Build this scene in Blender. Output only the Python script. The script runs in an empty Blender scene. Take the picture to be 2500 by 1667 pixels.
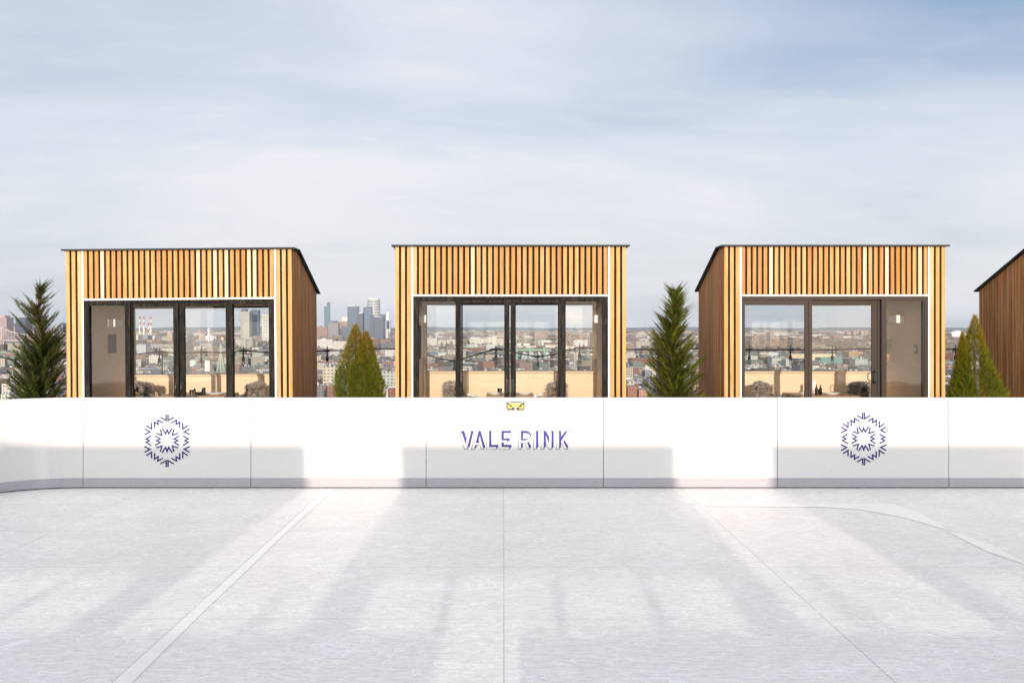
import bpy, math, random
from mathutils import Vector, Matrix
R = math.radians
scene = bpy.context.scene
COL = scene.collection
F = 2400.0; EYE = 1.9; VX = 1229.0; VY = 800.0          # focal length in photo pixels, eye height, vanishing point
# ------------------------------------------------------------------ camera, sky, sun, exposure
cam_d = bpy.data.cameras.new('camera'); cam = bpy.data.objects.new('camera', cam_d); COL.objects.link(cam)
cam.location = (0, 0, EYE); cam.rotation_euler = (R(90), 0, 0)
cam_d.sensor_width = 36; cam_d.lens = F/2500*36
cam_d.shift_x = (1250-VX)/2500; cam_d.shift_y = -(833.5-VY)/2500
cam_d.clip_start = 0.05; cam_d.clip_end = 60000
scene.camera = cam
SUN_EL = 9.2
sun_d = bpy.data.lights.new('sun', 'SUN'); sun_d.energy = 3.3; sun_d.angle = R(0.5); sun_d.color = (1.0, .86, .70)
sun = bpy.data.objects.new('sun', sun_d); COL.objects.link(sun)
sun.rotation_euler = Vector((.015, 1.0, -math.tan(R(SUN_EL)))).to_track_quat('-Z', 'Y').to_euler()
scene.view_settings.view_transform = 'Standard'; scene.view_settings.look = 'None'
scene.view_settings.exposure = 0.23; scene.view_settings.gamma = 1.0
scene.render.engine = 'CYCLES'
scene.cycles.transparent_max_bounces = 24; scene.cycles.max_bounces = 8
world = bpy.data.worlds.new('World'); scene.world = world; world.use_nodes = True

class NT:
    """tiny node helper"""
    def __init__(s, tree): s.t = tree; s.n = tree.nodes; s.l = tree.links
    def new(s, typ, **kw):
        n = s.n.new(typ)
        for k, v in kw.items(): setattr(n, k, v)
        return n
    def put(s, sock, v):
        if hasattr(v, 'is_output'): s.l.new(v, sock)
        else:
            if isinstance(v, (tuple, list)) and len(v) == 3 and sock.type == 'RGBA': v = (*v, 1)
            sock.default_value = v
    def math(s, op, a, b=0.0, c=0.0, clamp=False):
        n = s.new('ShaderNodeMath', operation=op); n.use_clamp = clamp
        s.put(n.inputs[0], a); s.put(n.inputs[1], b); s.put(n.inputs[2], c); return n.outputs[0]
    def mix(s, f, a, b, blend='MIX'):
        n = s.new('ShaderNodeMix', data_type='RGBA', blend_type=blend)
        s.put(n.inputs[0], f); s.put(n.inputs[6], a); s.put(n.inputs[7], b); return n.outputs[2]
    def noise(s, vec, scale, detail=3, rough=.5, dist=0.0, col=False):
        n = s.new('ShaderNodeTexNoise'); s.put(n.inputs['Vector'], vec)
        n.inputs['Scale'].default_value = scale; n.inputs['Detail'].default_value = detail
        n.inputs['Roughness'].default_value = rough; n.inputs['Distortion'].default_value = dist
        return n.outputs[1 if col else 0]
    def ramp(s, f, lo, hi):
        n = s.new('ShaderNodeMapRange'); n.interpolation_type = 'SMOOTHSTEP'
        s.put(n.inputs[0], f); n.inputs[1].default_value = lo; n.inputs[2].default_value = hi; return n.outputs[0]
    def mapping(s, vec, scale=(1, 1, 1), rot=(0, 0, 0), loc=(0, 0, 0)):
        n = s.new('ShaderNodeMapping'); s.put(n.inputs[0], vec)
        n.inputs['Scale'].default_value = scale; n.inputs['Rotation'].default_value = rot; n.inputs['Location'].default_value = loc
        return n.outputs[0]
    def sep(s, vec):
        n = s.new('ShaderNodeSeparateXYZ'); s.put(n.inputs[0], vec); return n.outputs

# sky: physical sky under a veil of thin high cloud
w = NT(world.node_tree); bg = world.node_tree.nodes['Background']
sky = w.new('ShaderNodeTexSky', sky_type='NISHITA'); sky.sun_disc = False
sky.sun_elevation = R(SUN_EL); sky.sun_rotation = R(180); sky.altitude = 100; sky.air_density = 1.0; sky.dust_density = 1.2; sky.ozone_density = 1.6
tc = w.new('ShaderNodeTexCoord').outputs['Generated']
sx, sy, sz = w.sep(tc)
zz = w.math('ADD', w.math('ABSOLUTE', sz), .22)
cv = w.new('ShaderNodeCombineXYZ'); w.put(cv.inputs[0], w.math('DIVIDE', sx, zz)); w.put(cv.inputs[1], w.math('DIVIDE', sy, zz))
flow = w.mapping(cv.outputs[0], scale=(.55, 1.0, 1), rot=(0, 0, R(38)), loc=(.9, .35, 0))
c1 = w.ramp(w.noise(flow, 1.05, 6, .5, .25), .30, .66)
c2 = w.ramp(w.noise(w.mapping(cv.outputs[0], scale=(1.2, 2.6, 1), rot=(0, 0, R(24)), loc=(4, 2, 0)), 3.6, 8, .62, .6), .5, .8)
veil = w.math('ADD', w.math('MULTIPLY', c1, .50), w.math('MULTIPLY', c2, .12))
low = w.ramp(sz, .55, .0)
veil = w.math('ADD', w.math('ADD', veil, .20), w.math('MULTIPLY', low, .30), clamp=True)
hz = w.mix(w.ramp(sz, .0, .2), (5.9, 5.95, 6.1), (6.45, 6.45, 6.7))
blue = w.math('MULTIPLY', w.ramp(sz, .12, .40), w.ramp(sx, -.1, .55))
high = w.ramp(sz, .40, .75)                                        # thicker veil overhead, unseen, added to warm and brighten the shade
veil = w.math('SUBTRACT', veil, w.math('MULTIPLY', blue, .80), clamp=True)
veil = w.math('MAXIMUM', veil, w.math('MULTIPLY', high, .75))
clear = w.mix(.55, sky.outputs[0], (2.0, 2.95, 4.9))
side = w.ramp(w.math('MULTIPLY', sy, -1.0), .0, .9)                  # sky brighter and warmer on the sun's side, boosted unseen to fill shade
base_sky = w.mix(veil, clear, hz)
w.put(bg.inputs[0], w.mix(1.0, base_sky, w.mix(side, (1, 1, 1), (2.75, 2.55, 2.3)), 'MULTIPLY'))
bg.inputs[1].default_value = .12

# ------------------------------------------------------------------ mesh + object helpers
def tag(o, label=None, cat=None, group=None, kind=None):
    if label: o['label'] = label
    if cat: o['category'] = cat
    if group: o['group'] = group
    if kind: o['kind'] = kind
    return o
def empty(name, loc, label, cat, group=None, rot=(0, 0, 0)):
    o = bpy.data.objects.new(name, None); COL.objects.link(o); o.location = loc; o.rotation_euler = rot
    o.empty_display_size = .2
    return tag(o, label, cat, group)
class MB:
    def __init__(s): s.v = []; s.f = []; s.c = []; s.m = []
    def face(s, pts, col=(1, 1, 1), mi=0):
        n = len(s.v); s.v += [tuple(p) for p in pts]; s.f.append(tuple(range(n, n+len(pts)))); s.c.append(col); s.m.append(mi)
    def box(s, x0, x1, y0, y1, z0, z1, col=(1, 1, 1), mi=0, M=None, top=None, bottom=True):
        p = [Vector(q) for q in ((x0, y0, z0), (x1, y0, z0), (x1, y1, z0), (x0, y1, z0), (x0, y0, z1), (x1, y0, z1), (x1, y1, z1), (x0, y1, z1))]
        if M is not None: p = [M @ q for q in p]
        n = len(s.v); s.v += [tuple(q) for q in p]
        fs = [(0, 1, 5, 4), (1, 2, 6, 5), (2, 3, 7, 6), (3, 0, 4, 7), (4, 5, 6, 7)]
        if bottom: fs.append((3, 2, 1, 0))
        for k, f in enumerate(fs):
            s.f.append(tuple(n+i for i in f)); s.c.append(top if (k == 4 and top) else col); s.m.append(mi)
    def prism(s, poly, axis, a, b, col=(1, 1, 1), mi=0):
        """poly of 2-D points extruded between a and b along axis ('x','y','z')"""
        def P(q, t):
            return {'x': (t, q[0], q[1]), 'y': (q[0], t, q[1]), 'z': (q[0], q[1], t)}[axis]
        s.face([P(q, a) for q in poly][::-1], col, mi); s.face([P(q, b) for q in poly], col, mi)
        for i in range(len(poly)):
            q, r = poly[i], poly[(i+1) % len(poly)]
            s.face([P(q, a), P(r, a), P(r, b), P(q, b)], col, mi)
    def tube(s, pts, r, seg=8, col=(1, 1, 1), mi=0, cap=True):
        pts = [Vector(p) for p in pts]; rr = r if isinstance(r, (list, tuple)) else [r]*len(pts)
        rings = []; up = None
        for i, p in enumerate(pts):
            d = (pts[min(i+1, len(pts)-1)] - pts[max(i-1, 0)]).normalized()
            if up is None: up = d.orthogonal().normalized()
            up = (up - d*up.dot(d)).normalized(); sd = d.cross(up)
            n = len(s.v)
            for k in range(seg):
                a = 2*math.pi*k/seg; s.v.append(tuple(p + (up*math.cos(a)+sd*math.sin(a))*rr[i]))
            rings.append(n)
        for a, b in zip(rings, rings[1:]):
            for k in range(seg):
                s.f.append((a+k, a+(k+1) % seg, b+(k+1) % seg, b+k)); s.c.append(col); s.m.append(mi)
        if cap:
            s.f.append(tuple(rings[0]+k for k in range(seg))[::-1]); s.c.append(col); s.m.append(mi)
            s.f.append(tuple(rings[-1]+k for k in range(seg))); s.c.append(col); s.m.append(mi)
    def lathe(s, prof, seg=16, o=(0, 0, 0), col=(1, 1, 1), mi=0, sx=1, sy=1):
        rings = []
        for r, z in prof:
            n = len(s.v); rings.append(n)
            for k in range(seg):
                a = 2*math.pi*k/seg; s.v.append((o[0]+r*math.cos(a)*sx, o[1]+r*math.sin(a)*sy, o[2]+z))
        for a, b in zip(rings, rings[1:]):
            for k in range(seg):
                s.f.append((a+k, a+(k+1) % seg, b+(k+1) % seg, b+k)); s.c.append(col); s.m.append(mi)
        s.f.append(tuple(rings[0]+k for k in range(seg))[::-1]); s.c.append(col); s.m.append(mi)
        s.f.append(tuple(rings[-1]+k for k in range(seg))); s.c.append(col); s.m.append(mi)
    def build(s, name, mat, parent=None, smooth=False, bevel=0):
        me = bpy.data.meshes.new(name); me.from_pydata(s.v, [], s.f)
        for mm in (mat if isinstance(mat, (list, tuple)) else [mat]): me.materials.append(mm)
        ca = me.color_attributes.new('tone', 'FLOAT_COLOR', 'CORNER')
        buf = []
        for f, c in zip(s.f, s.c): buf += [c[0], c[1], c[2], 1.0]*len(f)
        ca.data.foreach_set('color', buf)
        me.polygons.foreach_set('material_index', s.m)
        if smooth: me.polygons.foreach_set('use_smooth', [True]*len(s.f))
        me.update()
        o = bpy.data.objects.new(name, me); COL.objects.link(o)
        if parent: o.parent = parent
        if bevel:
            b = o.modifiers.new('bevel', 'BEVEL'); b.width = bevel; b.segments = 2; b.limit_method = 'ANGLE'
        return o
def children(o): return [c for c in bpy.data.objects if c.parent == o]
def copy_tree(o, parent=None):
    c = o.copy(); COL.objects.link(c); c.parent = parent
    for ch in children(o): copy_tree(ch, c)
    return c
def at(px, py, d): return ((px-VX)/F*d, d, EYE-(py-VY)/F*d)

# ------------------------------------------------------------------ materials
def mat(name, base=(.5, .5, .5), rough=.6, metal=0.0, spec=.5):
    m = bpy.data.materials.new(name); m.use_nodes = True; t = NT(m.node_tree)
    p = m.node_tree.nodes['Principled BSDF']; t.put(p.inputs['Base Color'], base)
    p.inputs['Roughness'].default_value = rough; p.inputs['Metallic'].default_value = metal
    p.inputs['Specular IOR Level'].default_value = spec
    return m, t, p
def bump(t, p, h, strength=.3, dist=.01):
    b = t.new('ShaderNodeBump'); b.inputs['Strength'].default_value = strength; b.inputs['Distance'].default_value = dist
    t.put(b.inputs['Height'], h); t.put(p.inputs['Normal'], b.outputs[0])
def attr(t):
    return t.new('ShaderNodeAttribute', attribute_name='tone').outputs['Color']
def obj(t): return t.new('ShaderNodeTexCoord').outputs['Object']

# cedar slats: one tone per slat, grain along the length, some knots
M_slat, t, p = mat('cedar', rough=.62, spec=.25)
o_ = obj(t); g = t.noise(t.mapping(o_, scale=(60, 60, 2.2)), 1.6, 5, .6, .3)
g2 = t.noise(t.mapping(o_, scale=(26, 26, 1.1)), 1.2, 3, .6)
c = t.mix(t.math('MULTIPLY', t.ramp(g, .35, .72), .42), attr(t), (.40, .17, .045), 'MULTIPLY')
kn = t.ramp(t.noise(t.mapping(o_, scale=(16, 16, 5)), 1.4, 2, .5), .74, .80)
c = t.mix(t.math('MULTIPLY', kn, .6), c, (.16, .06, .02))
c = t.mix(t.math('MULTIPLY', t.ramp(g2, .3, .75), .22), c, (.95, .75, .5), 'SCREEN')
t.put(p.inputs['Base Color'], c); bump(t, p, g, .25, .003)
M_slat_side = M_slat
# dark stained boards behind the slats
M_back, t, p = mat('stained_backing', rough=.75, spec=.2)
o_ = obj(t); n1 = t.noise(t.mapping(o_, scale=(3, 3, 30)), 1.2, 5, .7, 1.2)
t.put(p.inputs['Base Color'], t.mix(t.ramp(n1, .45, .7), (.006, .004, .003), (.035, .021, .013)))
# black stained door timber with pale knots and grain
M_black, t, p = mat('black_stained_timber', rough=.75, spec=.12)
o_ = obj(t); n1 = t.noise(t.mapping(o_, scale=(28, 28, 3)), 1.2, 5, .65, .8)
n2 = t.noise(o_, 6.5, 3, .6, 1.6)
c = t.mix(t.ramp(n1, .4, .7), (.010, .009, .008), (.040, .035, .029))
c = t.mix(t.math('MULTIPLY', t.ramp(n2, .66, .74), .55), c, (.10, .08, .06))
t.put(p.inputs['Base Color'], c); bump(t, p, n1, .3, .003)
M_bronze, t, p = mat('bronze_aluminium', (.040, .027, .021), .5, 0.0, .22)
M_darkmetal, t, p = mat('dark_metal', (.015, .014, .015), .35, .3)
M_white, t, p = mat('white_trim_paint', (.80, .79, .77), .45)
n1 = t.noise(obj(t), 5, 4); t.put(p.inputs['Base Color'], t.mix(n1, (.84, .83, .81), (.74, .73, .71)))
M_roof, t, p = mat('roof_membrane', (.03, .034, .034), .7)
n1 = t.noise(obj(t), 9, 4); t.put(p.inputs['Base Color'], t.mix(n1, (.008, .009, .009), (.025, .028, .028)))
# birch plywood lining
M_ply, t, p = mat('birch_plywood', rough=.5, spec=.3)
o_ = obj(t); n1 = t.noise(t.mapping(o_, scale=(1.5, 1.5, 9)), 3, 5, .6, .8)
n2 = t.noise(t.mapping(o_, scale=(1, 1, 1)), 1.3, 3)
c = t.mix(t.ramp(n1, .35, .7), (.82, .63, .44), (.75, .56, .38)); c = t.mix(t.math('MULTIPLY', n2, .35), c, (.84, .67, .50))
t.put(p.inputs['Base Color'], c)
M_ceil, t, p = mat('ceiling_boards', (.16, .09, .05), .6)
M_table, t, p = mat('oak_table', rough=.4)
n1 = t.noise(t.mapping(obj(t), scale=(3, 30, 30)), 1.5, 5, .6, .4)
t.put(p.inputs['Base Color'], t.mix(n1, (.50, .26, .10), (.26, .12, .04)))
M_china, t, p = mat('white_china', (.82, .82, .82), .18)
M_paper, t, p = mat('white_paper', (.85, .85, .85), .8)
M_lamp, t, p = mat('white_lamp_glass', (.85, .82, .76), .35)
M_chrome, t, p = mat('chair_metal', (.72, .72, .70), .22, .9)
M_shell, t, p = mat('chair_shell', (.42, .26, .14), .5)
M_fur, t, p = mat('sheepskin_wool', rough=.9, spec=.1)
t.put(p.inputs['Base Color'], attr(t))
M_bottle, t, p = mat('dark_bottle_glass', (.012, .012, .014), .12)
M_yellow, t, p = mat('yellow_plastic', (.78, .62, .03), .35)
M_grey, t, p = mat('grey_plastic', (.24, .22, .21), .45)
M_grey2, t, p = mat('pale_grey_plastic', (.50, .47, .46), .45)
M_dark, t, p = mat('black_recess', (.02, .017, .016), .6)
def glassy(name, tint, gloss=(1, 1, 1), ior=1.5):
    m = bpy.data.materials.new(name); m.use_nodes = True; t = NT(m.node_tree); t.n.clear()
    o = t.new('ShaderNodeOutputMaterial'); fr = t.new('ShaderNodeFresnel'); fr.inputs['IOR'].default_value = ior
    tr = t.new('ShaderNodeBsdfTransparent'); tr.inputs[0].default_value = (*tint, 1)
    gl = t.new('ShaderNodeBsdfGlossy'); gl.inputs['Roughness'].default_value = 0.0; gl.inputs[0].default_value = (*gloss, 1)
    mx = t.new('ShaderNodeMixShader'); t.l.new(fr.outputs[0], mx.inputs[0]); t.l.new(tr.outputs[0], mx.inputs[1]); t.l.new(gl.outputs[0], mx.inputs[2])
    t.l.new(mx.outputs[0], o.inputs['Surface']); return m
M_glass = glassy('window_glass', (.94, .96, .955))
M_clear = glassy('clear_glass', (.95, .96, .96), ior=1.3)

# boards: smooth white polyethylene, faint scuffs
M_board, t, p = mat('white_board_plastic', rough=.38, spec=.4)
g = t.new('ShaderNodeNewGeometry').outputs['Position']
n1 = t.noise(g, 1.1, 4); sc = t.noise(t.mapping(g, scale=(1.2, 1, 3.5)), 3.2, 2, .5, 2.2)
line = t.math('LESS_THAN', t.math('ABSOLUTE', t.math('SUBTRACT', sc, .5)), .003)
patch = t.ramp(t.noise(g, 2.3, 2), .57, .66)
c = t.mix(n1, (.66, .655, .64), (.615, .615, .605))
c = t.mix(t.math('MULTIPLY', t.math('MULTIPLY', line, patch), .6), c, (.35, .35, .36))
t.put(p.inputs['Base Color'], c)
M_kick, t, p = mat('grey_kick_plate', rough=.45)
g = t.new('ShaderNodeNewGeometry').outputs['Position']
n1 = t.noise(t.mapping(g, scale=(2, 1, 22)), 2.5, 5, .7); sc = t.noise(t.mapping(g, scale=(2, 1, 3)), 3.0, 3, .5, 2.5)
line = t.math('LESS_THAN', t.math('ABSOLUTE', t.math('SUBTRACT', sc, .5)), .003)
c = t.mix(n1, (.40, .39, .425), (.32, .315, .35)); c = t.mix(t.math('MULTIPLY', line, .5), c, (.12, .11, .11))
t.put(p.inputs['Base Color'], c)
M_ink, t, p = mat('indigo_print', (.050, .052, .235), .6, 0, .2)
M_ink2, t, p = mat('deep_blue_print', (.030, .026, .155), .6, 0, .2)
M_line, t, p = mat('thin_blue_outline', (.05, .045, .14), .42)
M_face, t, p = mat('white_letter_print', (.64, .64, .635), .4)

# synthetic ice sheet: white, worn by skates, panel seams
M_ice, t, p = mat('skated_white_sheet', rough=.42, spec=.45)
g = t.new('ShaderNodeNewGeometry').outputs['Position']
gx, gy, gz = t.sep(g)
fib = t.noise(t.mapping(g, scale=(3.5, 13, 1)), 2.2, 7, .78, .6)
fib2 = t.noise(t.mapping(g, scale=(7, 15, 1), rot=(0, 0, .35)), 2.4, 4, .75, 1.2)
big = t.noise(g, .9, 4, .6)
def scratches(scale, dist, w, loc, rot):
    n = t.noise(t.mapping(g, loc=loc, rot=(0, 0, rot), scale=(1, 1.5, 1)), scale, 1.5, .5, dist)
    return t.math('SUBTRACT', 1.0, t.ramp(t.math('ABSOLUTE', t.math('SUBTRACT', n, .5)), 0.0, w))
s1 = scratches(2.1, 1.8, .018, (0, 0, 0), .3); s2 = scratches(3.4, 2.6, .030, (7, 3, 1), 1.1)
s3 = scratches(5.0, 3.5, .035, (3, 9, 2), 2.0); s4 = scratches(8.0, 3.0, .05, (13, 5, 4), .8)
m1 = t.ramp(t.noise(g, 1.7, 2), .42, .62); m2 = t.ramp(t.noise(t.mapping(g, loc=(5, 5, 5)), 1.4, 3), .45, .65)
S = t.math('ADD', t.math('ADD', t.math('MULTIPLY', s1, .75), t.math('MULTIPLY', s2, t.math('MULTIPLY', m1, .7))),
           t.math('ADD', t.math('MULTIPLY', s3, t.math('MULTIPLY', m2, .5)), t.math('MULTIPLY', s4, t.math('MULTIPLY', m1, .4))), clamp=True)
wear = t.math('ADD', t.math('MULTIPLY', t.ramp(fib, .35, .65), .5), t.math('MULTIPLY', t.ramp(fib2, .3, .7), .5))
c = t.mix(wear, (.60, .585, .57), (.94, .92, .89))
c = t.mix(t.math('MULTIPLY', t.ramp(big, .4, .7), .20), c, (.66, .65, .66))
c = t.mix(t.math('MULTIPLY', S, .9), c, (.93, .93, .94))
pn = t.new('ShaderNodeTexWhiteNoise', noise_dimensions='2D'); pc = t.new('ShaderNodeCombineXYZ')
t.put(pc.inputs[0], t.math('FLOOR', t.math('DIVIDE', t.math('SUBTRACT', gx, .003), 2.10))); t.put(pc.inputs[1], t.math('FLOOR', t.math('DIVIDE', t.math('SUBTRACT', gy, 6.42), 1.39)))
t.put(pn.inputs['Vector'], pc.outputs[0])
c = t.mix(t.math('MULTIPLY', pn.outputs['Value'], .16), c, (.62, .60, .62))
spk = t.ramp(t.noise(t.mapping(g, scale=(9, 22, 1)), 7, 2, .5), .72, .80)
c = t.mix(t.math('MULTIPLY', spk, .30), c, (.34, .34, .36))
def seam(coord, start, pitch, wd):
    fr = t.math('FRACT', t.math('DIVIDE', t.math('SUBTRACT', coord, start), pitch))
    d_ = t.math('MULTIPLY', t.math('MINIMUM', fr, t.math('SUBTRACT', 1.0, fr)), pitch)
    return t.math('LESS_THAN', d_, wd)
sm = t.math('MULTIPLY', t.math('MAXIMUM', seam(gx, .003, 2.10, .0030), t.math('MULTIPLY', seam(gy, 6.42, 1.39, .006), .45)),
            t.ramp(t.noise(g, 1.2, 3), .20, .48))
c = t.mix(t.math('MULTIPLY', sm, .6), c, (.22, .22, .25))
t.put(p.inputs['Base Color'], c); bump(t, p, t.math('ADD', fib, t.math('MULTIPLY', S, .5)), .10, .004)
M_clean, t, p = mat('unworn_white_strip', (.84, .83, .82), .4)
g = t.new('ShaderNodeNewGeometry').outputs['Position']; n1 = t.noise(t.mapping(g, scale=(3.5, 13, 1)), 2.2, 7, .78, .6)
t.put(p.inputs['Base Color'], t.mix(t.ramp(n1, .3, .7), (.79, .78, .775), (.91, .90, .885)))
M_deck, t, p = mat('roof_terrace_deck', rough=.8)
n1 = t.noise(obj(t), 1.5, 6); t.put(p.inputs['Base Color'], t.mix(n1, (.20, .20, .20), (.30, .29, .28)))

# foliage
def foliage(name, trans=.25):
    m = bpy.data.materials.new(name); m.use_nodes = True; t = NT(m.node_tree)
    p = t.n['Principled BSDF']; p.inputs['Roughness'].default_value = .7; p.inputs['Specular IOR Level'].default_value = .12
    t.put(p.inputs['Base Color'], attr(t)); o = t.n['Material Output']
    tr = t.new('ShaderNodeBsdfTranslucent'); t.put(tr.inputs[0], attr(t))
    mx = t.new('ShaderNodeMixShader'); mx.inputs[0].default_value = trans
    t.l.new(p.outputs[0], mx.inputs[1]); t.l.new(tr.outputs[0], mx.inputs[2]); t.l.new(mx.outputs[0], o.inputs['Surface']); return m
M_leaf = foliage('conifer_foliage')
M_bark, t, p = mat('bark', (.12, .07, .045), .85)

# city: every block carries its own wall / roof tone, windows as recess pattern on the walls
def city_mat(name, pu=3.2, pv=3.3, wu=.52, wv=.52, dark=(.05, .055, .065), amount=.8, rough=.8, gain=1.0):
    m, t, p = mat(name, rough=rough, spec=.3)
    o_ = obj(t); x, y, z = t.sep(o_); tcn = t.new('ShaderNodeTexCoord').outputs['Normal']; nx, ny, nz = t.sep(tcn)
    ax = t.math('GREATER_THAN', t.math('ABSOLUTE', nx), .6)
    u = t.math('ADD', t.math('MULTIPLY', ax, y), t.math('MULTIPLY', t.math('SUBTRACT', 1.0, ax), x))
    fu = t.math('FRACT', t.math('DIVIDE', u, pu)); fv = t.math('FRACT', t.math('DIVIDE', z, pv))
    wmask = t.math('MULTIPLY', t.math('LESS_THAN', fu, wu), t.math('LESS_THAN', fv, wv))
    wmask = t.math('MULTIPLY', wmask, t.math('LESS_THAN', t.math('ABSOLUTE', nz), .5))
    keep = t.math('GREATER_THAN', t.noise(t.mapping(o_, scale=(1/pu, 1/pu, 1/pv)), .45, 1), .36)
    n1 = t.noise(o_, .08, 4)
    c = t.mix(t.math('MULTIPLY', n1, .22), attr(t), (.16, .14, .13))
    c = t.mix(t.math('MULTIPLY', t.math('MULTIPLY', wmask, keep), amount), c, dark)
    t.put(p.inputs['Base Color'], c); return m
M_city = city_mat('city_masonry')
M_grid = city_mat('gridded_facade', 4.5, 4.0, .6, .55, (.08, .09, .10), .75)
M_fine = city_mat('fine_tower_facade', 11.0, 13.0, .45, .55, (.10, .12, .14), .6, .6)
M_curtain = city_mat('curtain_wall_facade', 15.0, 26.0, .5, .8, (.03, .06, .10), .5, .4)
M_band = city_mat('banded_facade', 900.0, 21.0, 1.0, .45, (.13, .17, .20), .85, .4)
M_plain, t, p = mat('painted_masonry', rough=.75)
t.put(p.inputs['Base Color'], attr(t))
M_ground, t, p = mat('city_ground', rough=.9)
g = t.new('ShaderNodeNewGeometry').outputs['Position']
v = t.new('ShaderNodeTexVoronoi'); t.put(v.inputs['Vector'], g); v.inputs['Scale'].default_value = .022
v2 = t.new('ShaderNodeTexVoronoi'); t.put(v2.inputs['Vector'], g); v2.inputs['Scale'].default_value = .07
c = t.mix(t.noise(g, .002, 4), (.06, .055, .05), (.10, .088, .075))
c = t.mix(.35, c, t.mix(.5, v.outputs['Color'], v2.outputs['Color'], 'MULTIPLY'), 'OVERLAY')
c = t.mix(.6, c, (.085, .075, .065))
t.put(p.inputs['Base Color'], c)
M_wood, t, p = mat('bare_branches', rough=.95, spec=.1)
g = t.new('ShaderNodeNewGeometry').outputs['Position']
t.put(p.inputs['Base Color'], t.mix(t.ramp(t.noise(g, .06, 4), .35, .7), attr(t), (.16, .13, .10)))
M_water, t, p = mat('river_water', (.035, .055, .085), .25)
M_hill, t, p = mat('wooded_hills', (.07, .08, .07), .95)
t.put(p.inputs['Base Color'], t.mix(t.noise(obj(t), .004, 6), (.05, .06, .05), (.14, .13, .12)))

# ------------------------------------------------------------------ rink floor and terrace
YW = 11.66                                # rink face of the far boards
m = MB(); m.face([(-9, -6.5, 0), (9, -6.5, 0), (9, YW+.06, 0), (-9, YW+.06, 0)]); tag(m.build('rink_floor', M_ice), kind='structure')
m = MB(); m.box(-14, 14, YW+.07, 17.2, -.5, -.02); m.box(-14, 14, -9, -6.51, -.5, -.02); tag(m.build('terrace', M_deck), kind='structure')
def floor_pt(px, py): d = EYE*F/(py-VY); return ((px-VX)/F*d, d, .003)
m = MB()                                  # clean unworn strips beside the seams
L = [(799, 1193), (686, 1295), (590, 1382), (452, 1506), (274, 1667), (160, 1770)]; Rr = [(818, 1193), (704, 1295), (614, 1382), (484, 1506), (322, 1667), (222, 1770)]
for i in range(len(L)-1): m.face([floor_pt(*L[i]), floor_pt(*L[i+1]), floor_pt(*Rr[i+1]), floor_pt(*Rr[i])])
U = [(1720, 1231), (1900, 1231), (2060, 1230.5), (2182, 1231), (2250, 1254), (2310, 1289)]
D = [(1712, 1236), (1900, 1237), (2010, 1238), (2105, 1245), (2200, 1262), (2300, 1290)]
for i in range(len(U)-1): m.face([floor_pt(*D[i]), floor_pt(*D[i+1]), floor_pt(*U[i+1]), floor_pt(*U[i])])
U = [(2330, 1299), (2420, 1330), (2500, 1371)]; D = [(2320, 1301), (2410, 1347), (2500, 1377)]
for i in range(len(U)-1): m.face([floor_pt(*D[i]), floor_pt(*D[i+1]), floor_pt(*U[i+1]), floor_pt(*U[i])])
tag(m.build('floor_strip', M_clean), kind='structure')

# ------------------------------------------------------------------ rink boards
BH = 1.07; KH = .098
def board_piece(root, path, names=True):
    """panel following a plan path (list of x,y of the rink face) with outward normal n"""
    def strip(off0, off1, z0, z1, col=(1, 1, 1)):
        m = MB(); ln = len(path)
        P = []
        for i, q in enumerate(path):
            a = Vector(path[max(i-1, 0)]); b = Vector(path[min(i+1, ln-1)]); d = (b-a).normalized(); n = Vector((-d.y, d.x))
            P.append((Vector(q)+n*off0, Vector(q)+n*off1))
        for (a0, a1), (b0, b1) in zip(P, P[1:]):
            m.face([(*a0, z0), (*b0, z0), (*b0, z1), (*a0, z1)]); m.face([(*b1, z0), (*a1, z0), (*a1, z1), (*b1, z1)])
            m.face([(*a0, z1), (*b0, z1), (*b1, z1), (*a1, z1)]); m.face([(*a1, z0), (*b1, z0), (*b0, z0), (*a0, z0)])
        for (a0, a1) in (P[0], P[-1]): m.face([(*a0, z0), (*a1, z0), (*a1, z1), (*a0, z1)])
        return m
    strip(0, .045, .02+KH, BH-.028).build('panel', M_board, root)
    strip(-.006, .055, .012, .02+KH-.001).build('kick_plate', M_kick, root)
    strip(-.006, .075, BH-.027, BH).build('top_rail', M_board, root)
    strip(.012, .04, 0, .011).build('foot', M_dark, root)
joints = [-4.985, -2.995, -.917, 1.186, 3.252, 5.282, 7.35]
gp = .0035
blabels = ['white rink board with blue snowflake emblem, below the left cabin',
           'blank white rink board between the left snowflake emblem and the VALE RINK lettering',
           'white rink gate board with VALE RINK lettering and yellow and grey latch',
           'blank white rink board between the VALE RINK lettering and the right snowflake emblem',
           'white rink board with blue snowflake emblem, below the right cabin',
           'blank white rink board at the right edge, right of the right snowflake emblem']
BG = 'white rink boards along the far side'
boards = []
for i in range(6):
    b = empty('rink_board', ((joints[i]+joints[i+1])/2, YW, 0), blabels[i], 'rink board', BG)
    hw = (joints[i+1]-joints[i])/2-gp
    board_piece(b, [(-hw, 0), (hw, 0)]); boards.append(b)
b = empty('rink_board', (joints[0]-gp, YW, 0), 'blank white rink board curving round the corner at the left edge', 'rink board', BG)
rad = 1.1; board_piece(b, [(-rad*math.sin(R(a)), -rad*(1-math.cos(R(a)))) for a in range(84, -1, -6)])
def on_board(px, py, b, off): return ((px-VX)/F*YW-b.location.x, -off, EYE-(py-VY)/F*YW)
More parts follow.
